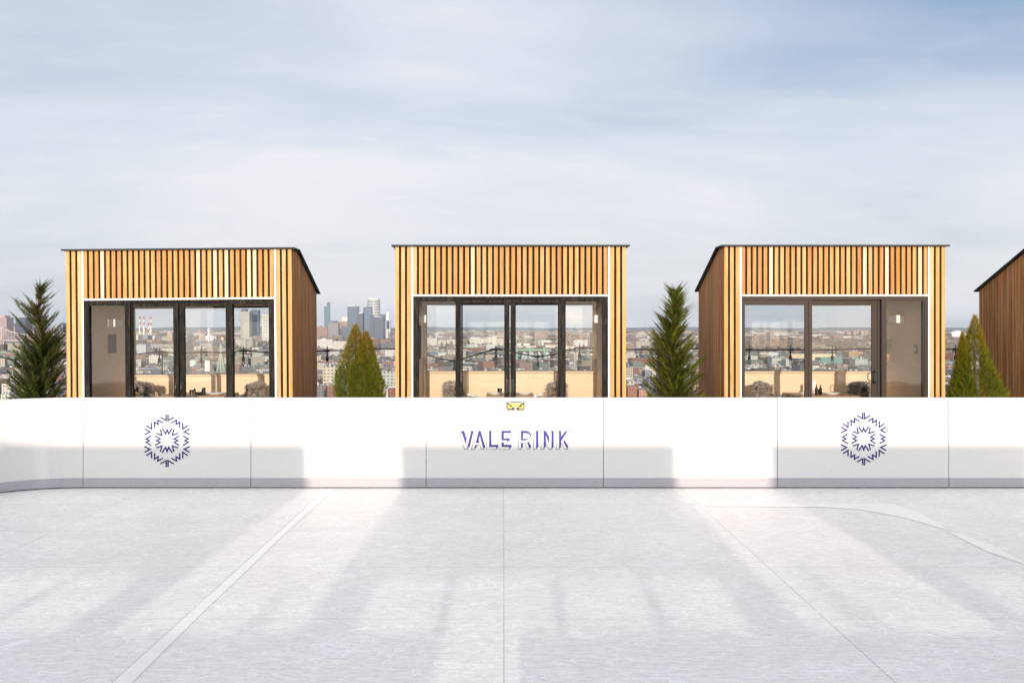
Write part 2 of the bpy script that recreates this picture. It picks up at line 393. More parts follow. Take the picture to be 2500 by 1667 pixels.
# snowflake emblem made of V and W strokes
def emblem(b, cx, cy):
    S_ = 10.45; m = MB()
    q = [  # upper-right quadrant strokes, zoomed pixels relative to the centre (714,790)
        [(24, 672), (24, 510), (172, 594)], [(104, 448), (238, 520), (228, 412), (322, 470), (318, 318)],
        [(398, 452), (398, 296), (530, 384)], [(574, 298), (436, 220), (580, 150)],
        [(172, 286), (134, 136), (282, 186)]]
    Ws = [[(404, 122), (540, 42), (448, 0), (540, -42), (404, -122)]]
    inner_side = [(306, 122), (176, 42), (276, 0), (176, -42), (306, -122)]
    inner_top = [(-128, 310), (-40, 172), (0, 278), (40, 172), (128, 310)]
    strokes = []
    for s_ in q:
        for a in (1, -1):
            for c_ in (1, -1): strokes.append([(x*a, y*c_) for x, y in s_])
    for a in (1, -1):
        strokes.append([(x*a, y) for x, y in Ws[0]]); strokes.append([(x*a, y) for x, y in inner_side]); strokes.append([(x, y*a) for x, y in inner_top])
    hw = 17
    for st in strokes:
        pts = [Vector(s) for s in st]; n = len(pts); Lp = []; Rp = []
        for i, pnt in enumerate(pts):
            d1 = (pts[i]-pts[i-1]).normalized() if i else (pts[1]-pts[0]).normalized()
            d2 = (pts[i+1]-pts[i]).normalized() if i < n-1 else d1
            n1_ = Vector((-d1.y, d1.x)); n2_ = Vector((-d2.y, d2.x)); mt = (n1_+n2_)
            k = hw/max(.36, mt.length/2)/ (mt.length if mt.length > .01 else 1)
            mt = mt*k; Lp.append(pnt+mt); Rp.append(pnt-mt)
        for i in range(n-1):
            fc = [Rp[i], Rp[i+1], Lp[i+1], Lp[i]]
            m.face([on_board(cx+v_.x/S_, cy-v_.y/S_, b, .0035) for v_ in fc])
    m.build('snowflake_emblem', M_ink2, b)
emblem(boards[0], 408.2, 1075); emblem(boards[4], 2108.3, 1070.6)
# VALE RINK block letters: indigo shading, white faces, thin outline
def letter_layer(b, polys, ox, off, material, name, outline=False, host=None):
    m = MB()
    for pl in polys: m.face([on_board(ox+x/16.22, 1040+y/16.22, b, off) for x, y in pl][::-1])
    return m
gb = boards[2]
blueV = [[(125, 268), (210, 185), (300, 185), (215, 278)], [(215, 278), (300, 185), (392, 515), (350, 705)],
         [(575, 185), (675, 185), (525, 780), (405, 910)],
         [(865, 185), (952, 185), (912, 385), (875, 520)], [(865, 185), (912, 385), (880, 520), (900, 660), (750, 660)],
         [(870, 185), (952, 185), (1135, 830), (1062, 910)], [(725, 750), (815, 750), (795, 830), (690, 910)],
         [(1282, 180), (1378, 180), (1378, 735), (1282, 825)], [(1282, 825), (1378, 735), (1640, 735), (1640, 820), (1568, 910), (1555, 825)],
         [(1770, 180), (2155, 180), (2155, 272), (1866, 272), (1770, 272)], [(1770, 272), (1866, 272), (1866, 475), (1770, 560)],
         [(1770, 560), (1866, 475), (2105, 475), (2105, 540), (2020, 635), (2005, 560)],
         [(1770, 650), (1866, 650), (1866, 735), (1770, 825)], [(1770, 825), (1866, 735), (2172, 735), (2172, 810), (2085, 910), (2070, 825)]]
whiteV = [[(125, 272), (210, 272), (350, 715), (400, 910), (310, 910)], [(350, 715), (392, 520), (465, 270), (570, 190), (402, 910), (330, 910)],
          [(595, 910), (765, 270), (865, 190), (690, 910)], [(745, 662), (905, 662), (925, 745), (725, 745)], [(912, 388), (1060, 910), (975, 910), (880, 560), (880, 500)],
          [(1188, 268), (1282, 185), (1282, 825), (1188, 910)], [(1188, 910), (1282, 825), (1555, 825), (1568, 905), (1560, 910)],
          [(1678, 268), (1770, 185), (1770, 825), (1678, 910)], [(1678, 910), (1770, 825), (2070, 825), (2085, 905), (2070, 910)], [(1765, 560), (2005, 560), (2018, 635), (1765, 635)]]
blueR = [[(270, 180), (500, 180), (490, 272), (355, 272), (270, 272)], [(270, 272), (355, 272), (355, 500), (270, 560)], [(270, 560), (355, 500), (535, 500), (572, 470), (540, 535), (470, 560)],
         [(500, 180), (590, 215), (655, 290), (688, 390), (675, 500), (655, 440), (640, 370), (590, 300), (490, 272)],
         [(272, 662), (355, 662), (355, 820), (272, 905)], [(515, 655), (592, 622), (685, 825), (618, 895)],
         [(872, 180), (965, 180), (965, 815), (872, 908)], [(1168, 180), (1255, 180), (1255, 440), (1265, 800), (1168, 908)],
         [(1168, 180), (1258, 180), (1395, 450), (1395, 670)], [(1482, 180), (1570, 180), (1570, 815), (1482, 908)],
         [(1780, 180), (1862, 180), (1868, 420), (1850, 620), (1868, 680), (1862, 805), (1780, 908)], [(1862, 420), (2010, 220), (2115, 180), (1850, 610)],
         [(1992, 550), (2150, 785), (2110, 905), (1945, 615)]]
whiteR = [[(180, 265), (272, 185), (272, 910), (180, 910)], [(268, 562), (470, 562), (540, 535), (580, 470), (650, 420), (650, 520), (600, 610), (500, 655), (268, 655)],
          [(365, 275), (490, 275), (590, 310), (650, 400), (655, 500), (585, 500), (580, 450), (545, 385), (490, 350), (365, 350)],
          [(420, 655), (515, 655), (612, 890), (540, 915)], [(772, 265), (872, 185), (872, 910), (782, 910)],
          [(1078, 265), (1168, 185), (1168, 910), (1078, 910)], [(1258, 445), (1395, 680), (1395, 910), (1380, 905), (1262, 640)],
          [(1395, 265), (1480, 185), (1480, 910), (1395, 910)], [(1680, 265), (1780, 185), (1780, 910), (1680, 910)],
          [(2130, 180), (2215, 185), (1945, 615), (2110, 905), (2020, 910), (1850, 615)]]
def grow(pl, k):
    cx = sum(q[0] for q in pl)/len(pl); cy = sum(q[1] for q in pl)/len(pl); out = []
    n = len(pl)
    area = sum(pl[i][0]*pl[(i+1) % n][1]-pl[(i+1) % n][0]*pl[i][1] for i in range(n)); sg = 1 if area > 0 else -1
    for i in range(n):
        a = Vector(pl[i-1]); q = Vector(pl[i]); c_ = Vector(pl[(i+1) % n]); d1 = (q-a).normalized(); d2 = (c_-q).normalized()
        nn = Vector((d1.y, -d1.x))*sg+Vector((d2.y, -d2.x))*sg
        nn = nn/max(.5, nn.length**2/2)
        out.append(tuple(q+nn*k))
    return out
def lay(items, ox, off, k=0):
    m = MB()
    for j, pl in enumerate(items):
        pl2 = grow(pl, k) if k else pl
        m.face([on_board(ox+x/16.22, 1040+y/16.22, gb, off+j*.00003) for x, y in pl2][::-1])
    return m
for ox, bl, wh in ((1115, blueV, whiteV), (1255, blueR, whiteR)):
    wd_ = lay(wh, ox, .0012, 20).build('lettering', M_line, gb)
    lay(bl, ox, .0020).build('letter_shading', M_ink, wd_)
    lay(wh, ox, .0028, -2).build('letter_faces', M_face, wd_)
# latch on the gate
def lx(z): return (1220+z/29.4-VX)/F*YW-gb.location.x
def lz(z): return EYE-(970+z/29.4-VY)/F*YW
def plate(poly, y0, y1, mt, name, par):
    m = MB(); m.prism([(lx(x), lz(y)) for x, y in poly], 'y', y0, y1); return m.build(name, mt, par)
lt = plate([(415, 300), (1850, 300), (1780, 830), (1690, 960), (570, 960), (480, 860)], 0, -.012, M_grey, 'gate_latch', gb)
plate([(530, 400), (1740, 400), (1690, 800), (1620, 860), (640, 860), (570, 780)], -.0125, -.014, M_dark, 'recess', lt)
plate([(690, 250), (1570, 250), (1570, 450), (690, 450)], -.012, -.03, M_grey2, 'thumb_grip', lt)
plate([(760, 300), (1520, 300), (1520, 370), (760, 370)], -.0302, -.032, M_dark, 'slot', lt)
plate([(790, 475), (1470, 475), (1470, 570), (1300, 600), (960, 600), (790, 570)], -.0145, -.03, M_yellow, 'yellow_bar', lt)
plate([(590, 490), (680, 490), (700, 640), (780, 690), (870, 700), (850, 790), (690, 790), (600, 700)], -.0145, -.03, M_yellow, 'yellow_grip', lt)
plate([(1590, 490), (1680, 490), (1660, 740), (1590, 800), (1420, 800), (1390, 700), (1520, 690), (1590, 640)], -.0145, -.03, M_yellow, 'yellow_grip', lt)
plate([(850, 640), (1400, 640), (1400, 690), (1210, 700), (1190, 880), (1070, 880), (1050, 700), (850, 690)], -.0145, -.026, M_grey2, 'catch', lt)
# near boards behind the camera, with a gate opening (they shade the front of the floor)
for x0, x1, lb in ((-7.3, -.47, 'white rink board behind the viewer, left of the open gate'), (.0, 7.3, 'white rink board behind the viewer, right of the open gate')):
    b = empty('rink_board', ((x0+x1)/2, -.485, 0), lb, 'rink board', 'white rink boards on the near side', (0, 0, R(180)))
    board_piece(b, [(-(x1-x0)/2, 0), ((x1-x0)/2, 0)])

# ------------------------------------------------------------------ cabins
DEP = 1.75; YC = 12.97; ZR = 2.972; PXM = F/YC
def tones(rng):
    return rng.choice([(.55, .275, .060), (.56, .265, .058), (.57, .30, .075), (.54, .25, .050), (.49, .205, .042), (.51, .22, .045), (.58, .335, .105), (.59, .365, .14), (.55, .26, .055)])
def vary(c, rng, a=.07): k = 1+rng.uniform(-a, a); return (c[0]*k*.88, c[1]*k*.79, c[2]*k*.60)
FLZ = .2
def roof_z(y):                     # top of side wall under the roof
    return ZR-.004 if y < .33 else ZR-.004-(y-.33)*(ZR-2.455)/(DEP-.33)
def side_poly(y0, y1, z0, dz=0.0):
    pts = [(y0, z0), (y1, z0), (y1, roof_z(y1)-dz)]
    if y0 < .33 < y1: pts.append((.33, roof_z(.33)-dz))
    pts.append((y0, roof_z(y0)-dz)); return pts
def make_cabin(x0, x1, kind, seed, label, open_leaf=False, loc_z=0.0, rot=(0, 0, 0), y=YC, group='slatted timber dining cabins', win_top=2.235):
    rng = random.Random(seed); wd = x1-x0; k = wd/3.045; h = wd/2; cx = (x0+x1)/2
    root = empty('dining_cabin', (cx, y, loc_z), label, 'cabin', group, rot)
    H = h-.2365*k; W_ = .235*k
    SP = .0485*k; GP = .0300*k; FR = .022        # slat width, gap, projection
    # walls: dark backing boards with plywood lining
    m = MB(); IN = .035
    for s in (-1, 1):
        xa, xb = sorted((s*(h-FR), s*(H+.02)))
        m.prism(side_poly(FR, DEP-FR, .0, .005), 'x', xa, xb)
        xa, xb = sorted((s*(H+.0195), s*(H+.0)))
    m.box(-H-.02, H+.02, FR, .10, 2.318, ZR-.01)         # above the doors
    m.box(-H-.02, H+.02, DEP-.12, DEP-FR, .0, 1.20)
    m.box(-H-.02, H+.02, DEP-.12, DEP-FR, win_top+.045, 2.44)
    m.build('wall', M_back, root)
    m = MB()
    for s in (-1, 1):
        xa, xb = sorted((s*(H+.0195), s*H)); m.prism(side_poly(.10, DEP-.13, FLZ, .03), 'x', xa, xb)
    m.box(-H, H, DEP-.15, DEP-.1205, FLZ, 1.235)
    m.box(-H, -H+.05*k, DEP-.149, DEP-.1205, 1.2355, 2.26); m.box(H-.05*k, H, DEP-.149, DEP-.1205, 1.2355, 2.26)
    m.box(-H, H, DEP-.15, DEP-.1205, win_top+.0255, 2.41)
    m.build('plywood_lining', M_ply, root)
    m = MB(); m.box(-H, H, DEP-.20, DEP-.12, 1.236, 1.256); m.build('window_sill', M_ply, root)
    m = MB(); m.face([(-H-.01, .10, ZR-.03), (H+.01, .10, ZR-.03), (H+.01, .33, ZR-.03), (-H-.01, .33, ZR-.03)])
    m.face([(-H-.01, .33, ZR-.03), (H+.01, .33, ZR-.03), (H+.01, DEP-.12, roof_z(DEP-.12)-.02), (-H-.01, DEP-.12, roof_z(DEP-.12)-.02)])
    m.build('ceiling', M_ceil, root)
    m = MB(); m.box(-h+.03, h-.03, .03, DEP-.03, .02, FLZ-.002); m.build('cabin_floor', M_ply, root)
    # front cladding
    m = MB()
    for s in (-1, 1):
        for j in range(3):
            a = h-j*(SP+GP)
            x_, x__ = sorted((s*a, s*(a-SP)))
            m.box(x_, x__, 0, FR-.0005, .05, ZR-.004, vary(rng.choice([(.58, .345, .11), (.59, .375, .145), (.57, .315, .09), (.62, .44, .22)]), rng))
    nsl = 34; pitch = (2*H+GP*.6)/nsl
    sp2 = pitch*.61
    for j in range(nsl):
        xa = -H+.002+j*pitch
        c = (.62, .50, .32) if rng.random() < .08 else vary(tones(rng), rng)
        m.box(xa, xa+sp2, 0, FR-.0005, 2.339, ZR-.004, c)
    m.build('front_cladding', M_slat, root)
    m = MB()                                    # white trim
    for s in (-1, 1):
        xa, xb = sorted((s*H, s*(H+.026*k))); m.box(xa, xb, -.004, FR-.0006, .05, ZR-.005)
    m.box(-H+.0005, H-.0005, -.005, FR+.02, 2.314, 2.337)
    m.build('white_trim', M_white, root)
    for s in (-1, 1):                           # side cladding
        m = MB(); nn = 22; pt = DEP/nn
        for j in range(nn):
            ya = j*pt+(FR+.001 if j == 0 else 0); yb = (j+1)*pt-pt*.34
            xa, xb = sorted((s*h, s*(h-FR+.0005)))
            c = vary(tones(rng), rng, .15); c = (c[0]*.68, c[1]*.60, c[2]*.62) if rng.random() < .5 else (c[0]*.88, c[1]*.74, c[2]*.68)  # same cedar as the front, its shade put into darker tones
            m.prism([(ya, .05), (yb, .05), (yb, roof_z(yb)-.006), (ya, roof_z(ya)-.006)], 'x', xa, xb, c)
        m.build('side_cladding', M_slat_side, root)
    # roof
    m = MB(); ov = .045; prof = [(-.03, ZR), (.33, ZR), (DEP+.05, ZR-(DEP-.28)*(ZR-2.455)/(DEP-.33)), (DEP+.05, ZR+.018-(DEP-.28)*(ZR-2.455)/(DEP-.33)), (.335, ZR+.018), (-.03, ZR+.018)]
    m.prism(prof, 'x', -h-ov, h+ov); m.box(-h-ov-.003, h+ov+.003, -.036, -.0305, ZR-.004, ZR+.0195)
    m.build('roof', M_roof, root)
    # rear window
    zb, zt = 1.262, win_top; wx = H-.055*k
    m = MB(); yy = DEP-.12
    m.box(-wx-.025, wx+.025, yy, yy+.05, zb-.035, zb); m.box(-wx-.025, wx+.025, yy, yy+.05, zt, zt+.04)
    m.box(-wx-.025, -wx, yy, yy+.05, zb+.0005, zt-.0005); m.box(wx, wx+.025, yy, yy+.05, zb+.0005, zt-.0005)
    f_ = m.build('rear_window', M_darkmetal, root)
    m = MB(); m.face([(-wx+.001, yy+.023, zb+.001), (wx-.001, yy+.023, zb+.001), (wx-.001, yy+.023, zt-.001), (-wx+.001, yy+.023, zt-.001)]); m.build('window_pane', M_glass, f_)
    # doors and side windows
    def pane(xa, xb, za, zb_, yc, par, name='glass_pane'):
        m = MB(); m.face([(xa, yc, za), (xb, yc, za), (xb, yc, zb_), (xa, yc, zb_)]); return m.build(name, M_glass, par)
    def frame4(xa, xb, za, zb_, l, r, b_, t_, y0, y1, mt, name, par):
        m = MB(); m.box(xa, xa+l, y0, y1, za, zb_); m.box(xb-r, xb, y0, y1, za, zb_)
        m.box(xa+l+.0004, xb-r-.0004, y0+.001, y1-.001, za, za+b_); m.box(xa+l+.0004, xb-r-.0004, y0+.001, y1-.001, zb_-t_, zb_)
        return m.build(name, mt, par)
    def pull(xc, par, y0=0.0):
        m = MB(); m.tube([(xc, y0, 1.06), (xc, y0-.03, 1.075), (xc, y0-.035, 1.13), (xc, y0-.03, 1.185), (xc, y0, 1.20)], .008, 8)
        m.box(xc-.014, xc+.014, y0-.004, y0-.0005, 1.05, 1.215); m.build('door_handle', M_darkmetal, par)
    if kind == 'timber':
        q = lambda px: (px-1246.6)/185.04*k
        TOP = 2.312
        for a, b_ in ((q(1009.5), q(1125)), (q(1368), q(1483.8))):
            lf = .07*k; fr_ = frame4(a, b_, FLZ-.1, TOP, lf, lf, .07, .066, -.012, .07, M_black, 'side_window', root)
            pane(a+lf+.001, b_-lf-.001, FLZ-.03, TOP-.066, .03, fr_)
        m = MB(); m.box(q(1125)+.001, q(1368)-.001, -.006, .07, TOP-.026, TOP); m.box(q(1125)+.001, q(1368)-.001, .03, .075, TOP-.04, TOP-.0265); m.build('door_head', M_black, root)
        for nleaf, (a, b_, l, r, hx) in enumerate(((q(1126), q(1243.8), .018*k, .069*k, q(1238)), (q(1246.6), q(1367.2), .069*k, .026*k, q(1251.5)))):
            d_ = frame4(0, b_-a, FLZ-.06, TOP-.041, l, r, .1, .045, 0, .045, M_black, 'door', root)
            d_.location = (a, .012, 0)
            pane(l+.001, b_-a-r-.001, FLZ+.041, TOP-.087, .022, d_); pull(hx-a, d_)
            if open_leaf and nleaf == 1: d_.location = (b_, -.02, 0); d_.rotation_euler = (0, 0, R(-88))
    else:
        q = lambda z: (1800+z/4.523-2038)/185.04
        zq = lambda z: EYE-(720+z/4.523-VY)/185.04
        TOP = 2.303
        m = MB(); m.box(-H, H, -.01, .08, zq(50), TOP); m.box(-H, q(58), -.01, .08, FLZ-.1, zq(50)-.0005)
        m.box(q(1590), q(1645), -.012, .08, FLZ-.1, zq(50)-.0005); m.box(q(2070), H, -.01, .08, FLZ-.1, zq(50)-.0005)
        m.box(q(1645)+.0005, q(2070)-.0005, -.006, .07, zq(66), zq(50)-.0005)
        fm = m.build('door_frame', M_bronze, root)
        m = MB(); m.box(q(2050), q(2069), .0, .06, FLZ-.1, zq(66)-.001); m.build('screen_track', M_darkmetal, root)
        pane(q(1645)+.001, q(2050)-.001, FLZ, zq(66)-.001, .03, fm)
        d1 = frame4(q(58.5), q(829), FLZ-.08, zq(54), q(88)-q(58.5), q(829)-q(752), .1, zq(54)-zq(112), .02, .055, M_bronze, 'sliding_door', root)
        pane(q(88)+.001, q(752)-.001, FLZ+.021, zq(112)-.001, .036, d1)
        m = MB(); m.box(q(790), q(829)-.001, .008, .0195, FLZ-.08, zq(54)); m.build('meeting_stile', M_bronze, d1)
        d2 = frame4(q(812), q(1565), FLZ-.08, zq(66), q(830)-q(812), q(1565)-q(1502), .1, zq(66)-zq(116), .058, .085, M_bronze, 'sliding_door', root)
        pane(q(830)+.001, q(1502)-.001, FLZ+.021, zq(116)-.001, .07, d2)
        m = MB(); m.box(q(1566), q(1589), .05, .078, FLZ-.1, zq(52)); m.build('gap_shade_strip', M_dark, root)  # dark strip put in for the shade of the gap beside the leaf
        m = MB(); xh = q(1540); z0, z1 = zq(980), zq(830)
        m.box(xh-.02, xh+.02, .035, .0575, z0, z1); m.tube([(xh, .04, z0+.02), (xh-.045, -.0, z0+.02), (xh-.05, -.015, z0+.05), (xh-.05, -.015, z1-.05), (xh-.045, 0, z1-.02), (xh, .04, z1-.02)], .008, 8)
        m.tube([(xh-.06, .04, z0+.035), (xh-.10, .04, z0+.05), (xh-.105, .04, (z0+z1)/2), (xh-.10, .04, z1-.045), (xh-.06, .04, z1-.035)], .006, 8)
        m.build('door_handle', M_darkmetal, d2)
    # wall lamps (white flared boxes) on the side walls
    for s in ((-1, 1) if kind == 'timber' else (1,)):
        m = MB(); xi = s*H; xo = s*(H-.105); yl = .93
        P = [(xi-s*.002, yl-.16, 1.965), (xi-s*.002, yl+.16, 1.965), (xi-s*.002, yl+.16, 2.075), (xi-s*.002, yl-.16, 2.075)]
        Q = [(xo, yl-.15, 1.97), (xo, yl+.13, 1.985), (xo, yl+.13, 2.06), (xo, yl-.15, 2.075)]
        for i in range(4):
            j = (i+1) % 4; m.face([P[i], P[j], Q[j], Q[i]])
        m.face(Q); m.build('wall_lamp', M_lamp, root)
    if kind == 'timber':                          # dark framed picture on the left wall
        m = MB(); zp = (1.60, 1.86) if 'left' in label else (1.46, 1.93)
        m.box(-H+.001, -H+.022, .80, 1.03, *zp); m.build('picture_frame', M_dark, root)
    else:
        m = MB(); m.box(H-.012, H-.001, .33, .42, 1.545, 1.67); sp = m.build('switch_plate', M_grey, root)
        m = MB(); m.box(H-.018, H-.0125, .36, .39, 1.58, 1.635); m.build('switch', M_china, sp)
    return root
X = lambda px: (px-VX)/F*YC
cab1 = make_cabin(X(165), X(716), 'timber', 3, 'left slatted cabin with black timber doors, chimneys seen through its glass', loc_z=-.045, rot=(0, R(-.5), 0))
cab2 = make_cabin(X(964.9), X(1528.3), 'timber', 8, 'middle slatted cabin facing the camera squarely, behind the VALE RINK board')
cab3 = make_cabin(X(1768.7), X(2307.5), 'metal', 14, 'right slatted cabin with brown sliding metal doors')
cab4 = make_cabin(7.11, 10.05, 'timber', 21, 'slatted cabin cut off by the right edge, only its side wall showing')
# the facing row behind the viewer
near = [(-5.62, -2.62), (-1.42, 1.76), (2.98, 5.93), (7.2, 10.1), (-8.75, -5.72)]
for i, (a, b_) in enumerate(near):
    words = ['second from the end', 'with one door leaf open', 'right of the open one', 'last at the right end', 'last at the other end'][i]
    make_cabin(a, b_, 'timber', 40+i, 'slatted cabin of the facing row behind the viewer, '+words, open_leaf=(i == 1), rot=(0, 0, R(180)), y=-3.65, group='cabins of the facing row', win_top=2.09)  # window heads lowered here to shorten the light patches on the floor

# ------------------------------------------------------------------ furniture in the cabins
TZ = .965
def make_table(cx, cy, wd, label):
    r = empty('dining_table', (cx, cy, FLZ), label, 'table', 'dining tables in the cabins'); h = TZ-FLZ
    m = MB(); m.box(-wd/2, wd/2, -.36, .36, h-.035, h); m.build('table_top', M_table, r, bevel=.004)
    for sx_ in (-1, 1):
        for sy_ in (-1, 1):
            m = MB(); m.box(sx_*(wd/2-.06)-.025, sx_*(wd/2-.06)+.025, sy_*.3-.025, sy_*.3+.025, 0, h-.036); m.build('leg', M_darkmetal, r)
    return r
def make_chair(cx, cy, rz, label, seed):
    rng = random.Random(seed)
    r = empty('dining_chair', (cx, cy, FLZ), label, 'chair', 'dining chairs in the cabins', (0, 0, rz))
    m = MB(); m.lathe([(.05, .41), (.20, .42), (.225, .44), (.22, .455), (.02, .45)], 20); m.build('seat', M_shell, r, True)
    m = MB(); n = 15
    prev = None
    for i in range(n):                     # curved back shell, open toward +x
        a = R(180-88+176*i/(n-1)); top = .70+.16*math.cos((i/(n-1)-.5)*math.pi)**.7
        ring = [(.245*math.cos(a), .245*math.sin(a), .46), (.275*math.cos(a), .275*math.sin(a), top), (.262*math.cos(a), .262*math.sin(a), top+.01), (.232*math.cos(a), .232*math.sin(a), .46)]
        if prev:
            for j in range(4): m.face([prev[j], ring[j], ring[(j+1) % 4], prev[(j+1) % 4]])
        prev = ring
    m.build('backrest', M_shell, r, True)
    for s in (-1, 1):
        m = MB(); m.tube([(.14, s*.25, .46), (.16, s*.27, .60), (.12, s*.285, .70), (0, s*.29, .735), (-.15, s*.24, .78)], .014, 8); m.build('armrest', M_chrome, r, True)
        for t2 in (-1, 1):
            m = MB(); m.tube([(t2*.14, s*.14, .42), (t2*.22, s*.22, 0)], [.013, .009], 8); m.build('leg', M_chrome, r, True)
    return r
def make_fur(cx, cy, rz, label, seed):
    """wool throw draped over the top of a curved chair back"""
    rng = random.Random(seed); m = MB()
    o = Vector((cx, cy, FLZ)); Rm = Matrix.Rotation(rz, 3, 'Z')
    A0, A1 = 180-62, 180+62
    def surf(u, v_):                     # u along arc 0..1, v over the top -1..1
        a = R(A0+(A1-A0)*u); top = .875+.035*math.sin(u*math.pi); th = v_*math.pi*.62
        rr = .262+.055*math.sin(th); z = top-.05+.055*math.cos(th) - (abs(v_) > .55)*(abs(v_)-.55)*.30
        return Vector((rr*math.cos(a), rr*math.sin(a), z)), Vector((math.cos(a)*math.sin(th), math.sin(a)*math.sin(th), math.cos(th)))
    nu, nv = 22, 12; g_ = [[surf(i/nu, -1+2*j/nv)[0] for j in range(nv+1)] for i in range(nu+1)]
    base = (.22, .18, .15)
    for i in range(nu):
        for j in range(nv): m.face([g_[i][j], g_[i+1][j], g_[i+1][j+1], g_[i][j+1]], base)
    for k_ in range(2600):
        u = rng.random(); v_ = rng.uniform(-1, 1); p0, n_ = surf(u, v_)
        cl = math.sin(u*31+v_*9)*.5+math.sin(v_*23-u*17)*.5
        side = Vector((rng.uniform(-1, 1), rng.uniform(-1, 1), rng.uniform(-.6, .4)))+Vector((cl, -cl, 0))*.8
        d_ = (n_*rng.uniform(.5, 1.0)+side*.45+Vector((0, 0, -.25))).normalized()
        L_ = rng.uniform(.035, .075); w_ = rng.uniform(.0025, .005); sd = d_.cross(Vector((rng.random()-.5, rng.random()-.5, rng.random()-.5))).normalized()*w_
        mid = p0+d_*L_*.55; tip = p0+d_*L_+Vector((0, 0, -.02))+side*.01
        s_ = rng.uniform(.55, 1.5); c_ = (.46*s_, .39*s_, .34*s_)
        m.face([p0-sd, p0+sd, mid+sd*.8, mid-sd*.8], c_); m.face([mid-sd*.8, mid+sd*.8, tip], c_)
    ob = m.build('sheepskin_throw', M_fur); ob.location = o; ob.rotation_euler = (0, 0, rz)
    return tag(ob, label, 'sheepskin', 'sheepskins draped over the chairs')
def plate_(px, wpx, d, label, tz=TZ, oval=1.0):
    x = (px-VX)/F*d; rr = wpx/F*d/2; m = MB(); m.lathe([(rr*.55, 0), (rr*.6, .004), (rr*.97, .026), (rr, .03), (rr*.95, .03), (rr*.58, .010), (.001, .009)], 28, (0, 0, 0), sy=.6)
    ob = m.build('plate', M_china, smooth=True); ob.location = (x, d, tz+.001); return tag(ob, label, 'plate', 'white plates on the tables')
def bottle(px, d, h_, label, r_=.022, mt=None):
    m = MB(); m.lathe([(r_, 0), (r_, h_*.55), (r_*.9, h_*.62), (r_*.38, h_*.74), (r_*.36, h_*.97), (r_*.42, h_)], 14)
    ob = m.build('bottle', mt or M_bottle, smooth=True); ob.location = ((px-VX)/F*d, d, TZ+.001); return tag(ob, label, 'bottle', 'small bottles on the tables')
def tumbler(px, d, h_, label):
    m = MB(); m.lathe([(.026, 0), (.033, h_), (.031, h_), (.025, .008), (.001, .008)], 16)
    ob = m.build('drinking_glass', M_clear, smooth=True); ob.location = ((px-VX)/F*d, d, TZ+.001); return tag(ob, label, 'glass', 'drinking glasses on the tables')
DM = 13.85
Xd = lambda px, d=DM: (px-VX)/F*d
for (name, ct, tw, cl, cr) in (('left', 487, .92, 356, 604), ('middle', 1245, .66, 1124, 1342), ('right', 2003, .88, 1882, 2089)):
    make_table(Xd(ct), DM, tw, 'wooden table set for dining inside the %s cabin' % name)
    make_chair(Xd(cl)+.10, DM+.02, R(-6), 'chair left of the table in the %s cabin' % name, 1)
    make_chair(Xd(cr)-.10, DM+.02, R(186), 'chair right of the table in the %s cabin' % name, 2)
    make_fur(Xd(cl)+.10, DM+.02, R(-6), 'shaggy grey sheepskin over the chair left of the table, %s cabin' % name, ct)
    make_fur(Xd(cr)-.10, DM+.02, R(186), 'shaggy grey sheepskin over the chair right of the table, %s cabin' % name, ct+1)
plate_(526, 48, 13.7, 'long white dish on the table of the left cabin')
plate_(1208, 36, 13.7, 'white plate at the left side of the middle cabin table'); plate_(1281, 36, 13.7, 'white plate at the right side of the middle cabin table')
plate_(1967, 36, 13.7, 'white plate at the left side of the right cabin table'); plate_(2032, 40, 13.7, 'white plate at the right side of the right cabin table')
bottle(1993, 13.75, .14, 'small dark bottle left of its twin on the right cabin table'); bottle(2003, 13.8, .135, 'small dark bottle right of its twin on the right cabin table')
tumbler(1220, 13.7, .09, 'drinking glass on the middle cabin table, beside the door stiles'); tumbler(1996, 13.66, .075, 'short drinking glass before the bottles on the right cabin table')
tumbler(468, 13.7, .07, 'drinking glass at the left end of the left cabin table')
def slab(name, px0, px1, y0, y1, d, mt, label, cat, lean=0.0, th=.004):
    m = MB(); wd_ = (px1-px0)/F*d; ht = (y1-y0)/F*d; m.box(-wd_/2, wd_/2, 0, th, 0, ht); ob = m.build(name, mt)
    ob.location = ((px0+px1)/2/F*d-VX/F*d, d, EYE-(y1-VY)/F*d); ob.rotation_euler = (lean, 0, 0); return tag(ob, label, cat)
slab('notice', 500, 518, 880, 906.5, 14.5, M_paper, 'white printed notice standing on the rear window sill of the left cabin', 'notice', R(-3))
slab('menu_card', 1984.5, 1991.5, 928, 962.5, 13.95, M_paper, 'narrow white menu card standing behind the bottles on the right cabin table', 'card')
c_ = empty('cutlery_caddy', ((490-VX)/F*13.75, 13.75, TZ+.001), 'black caddy with upright black holder on the left cabin table', 'caddy')
m = MB(); m.box(-.06, .06, -.04, .04, 0, .035); m.build('tray', M_dark, c_)
m = MB(); m.box(.015, .05, -.03, .03, .036, .10, M=Matrix.Rotation(R(8), 4, 'Y')); m.build('holder', M_dark, c_)
m = MB(); m.box(-.075, -.065, -.02, .02, .01, .10, M=Matrix.Rotation(R(-10), 4, 'Y')); m.build('card_clip', M_dark, c_)
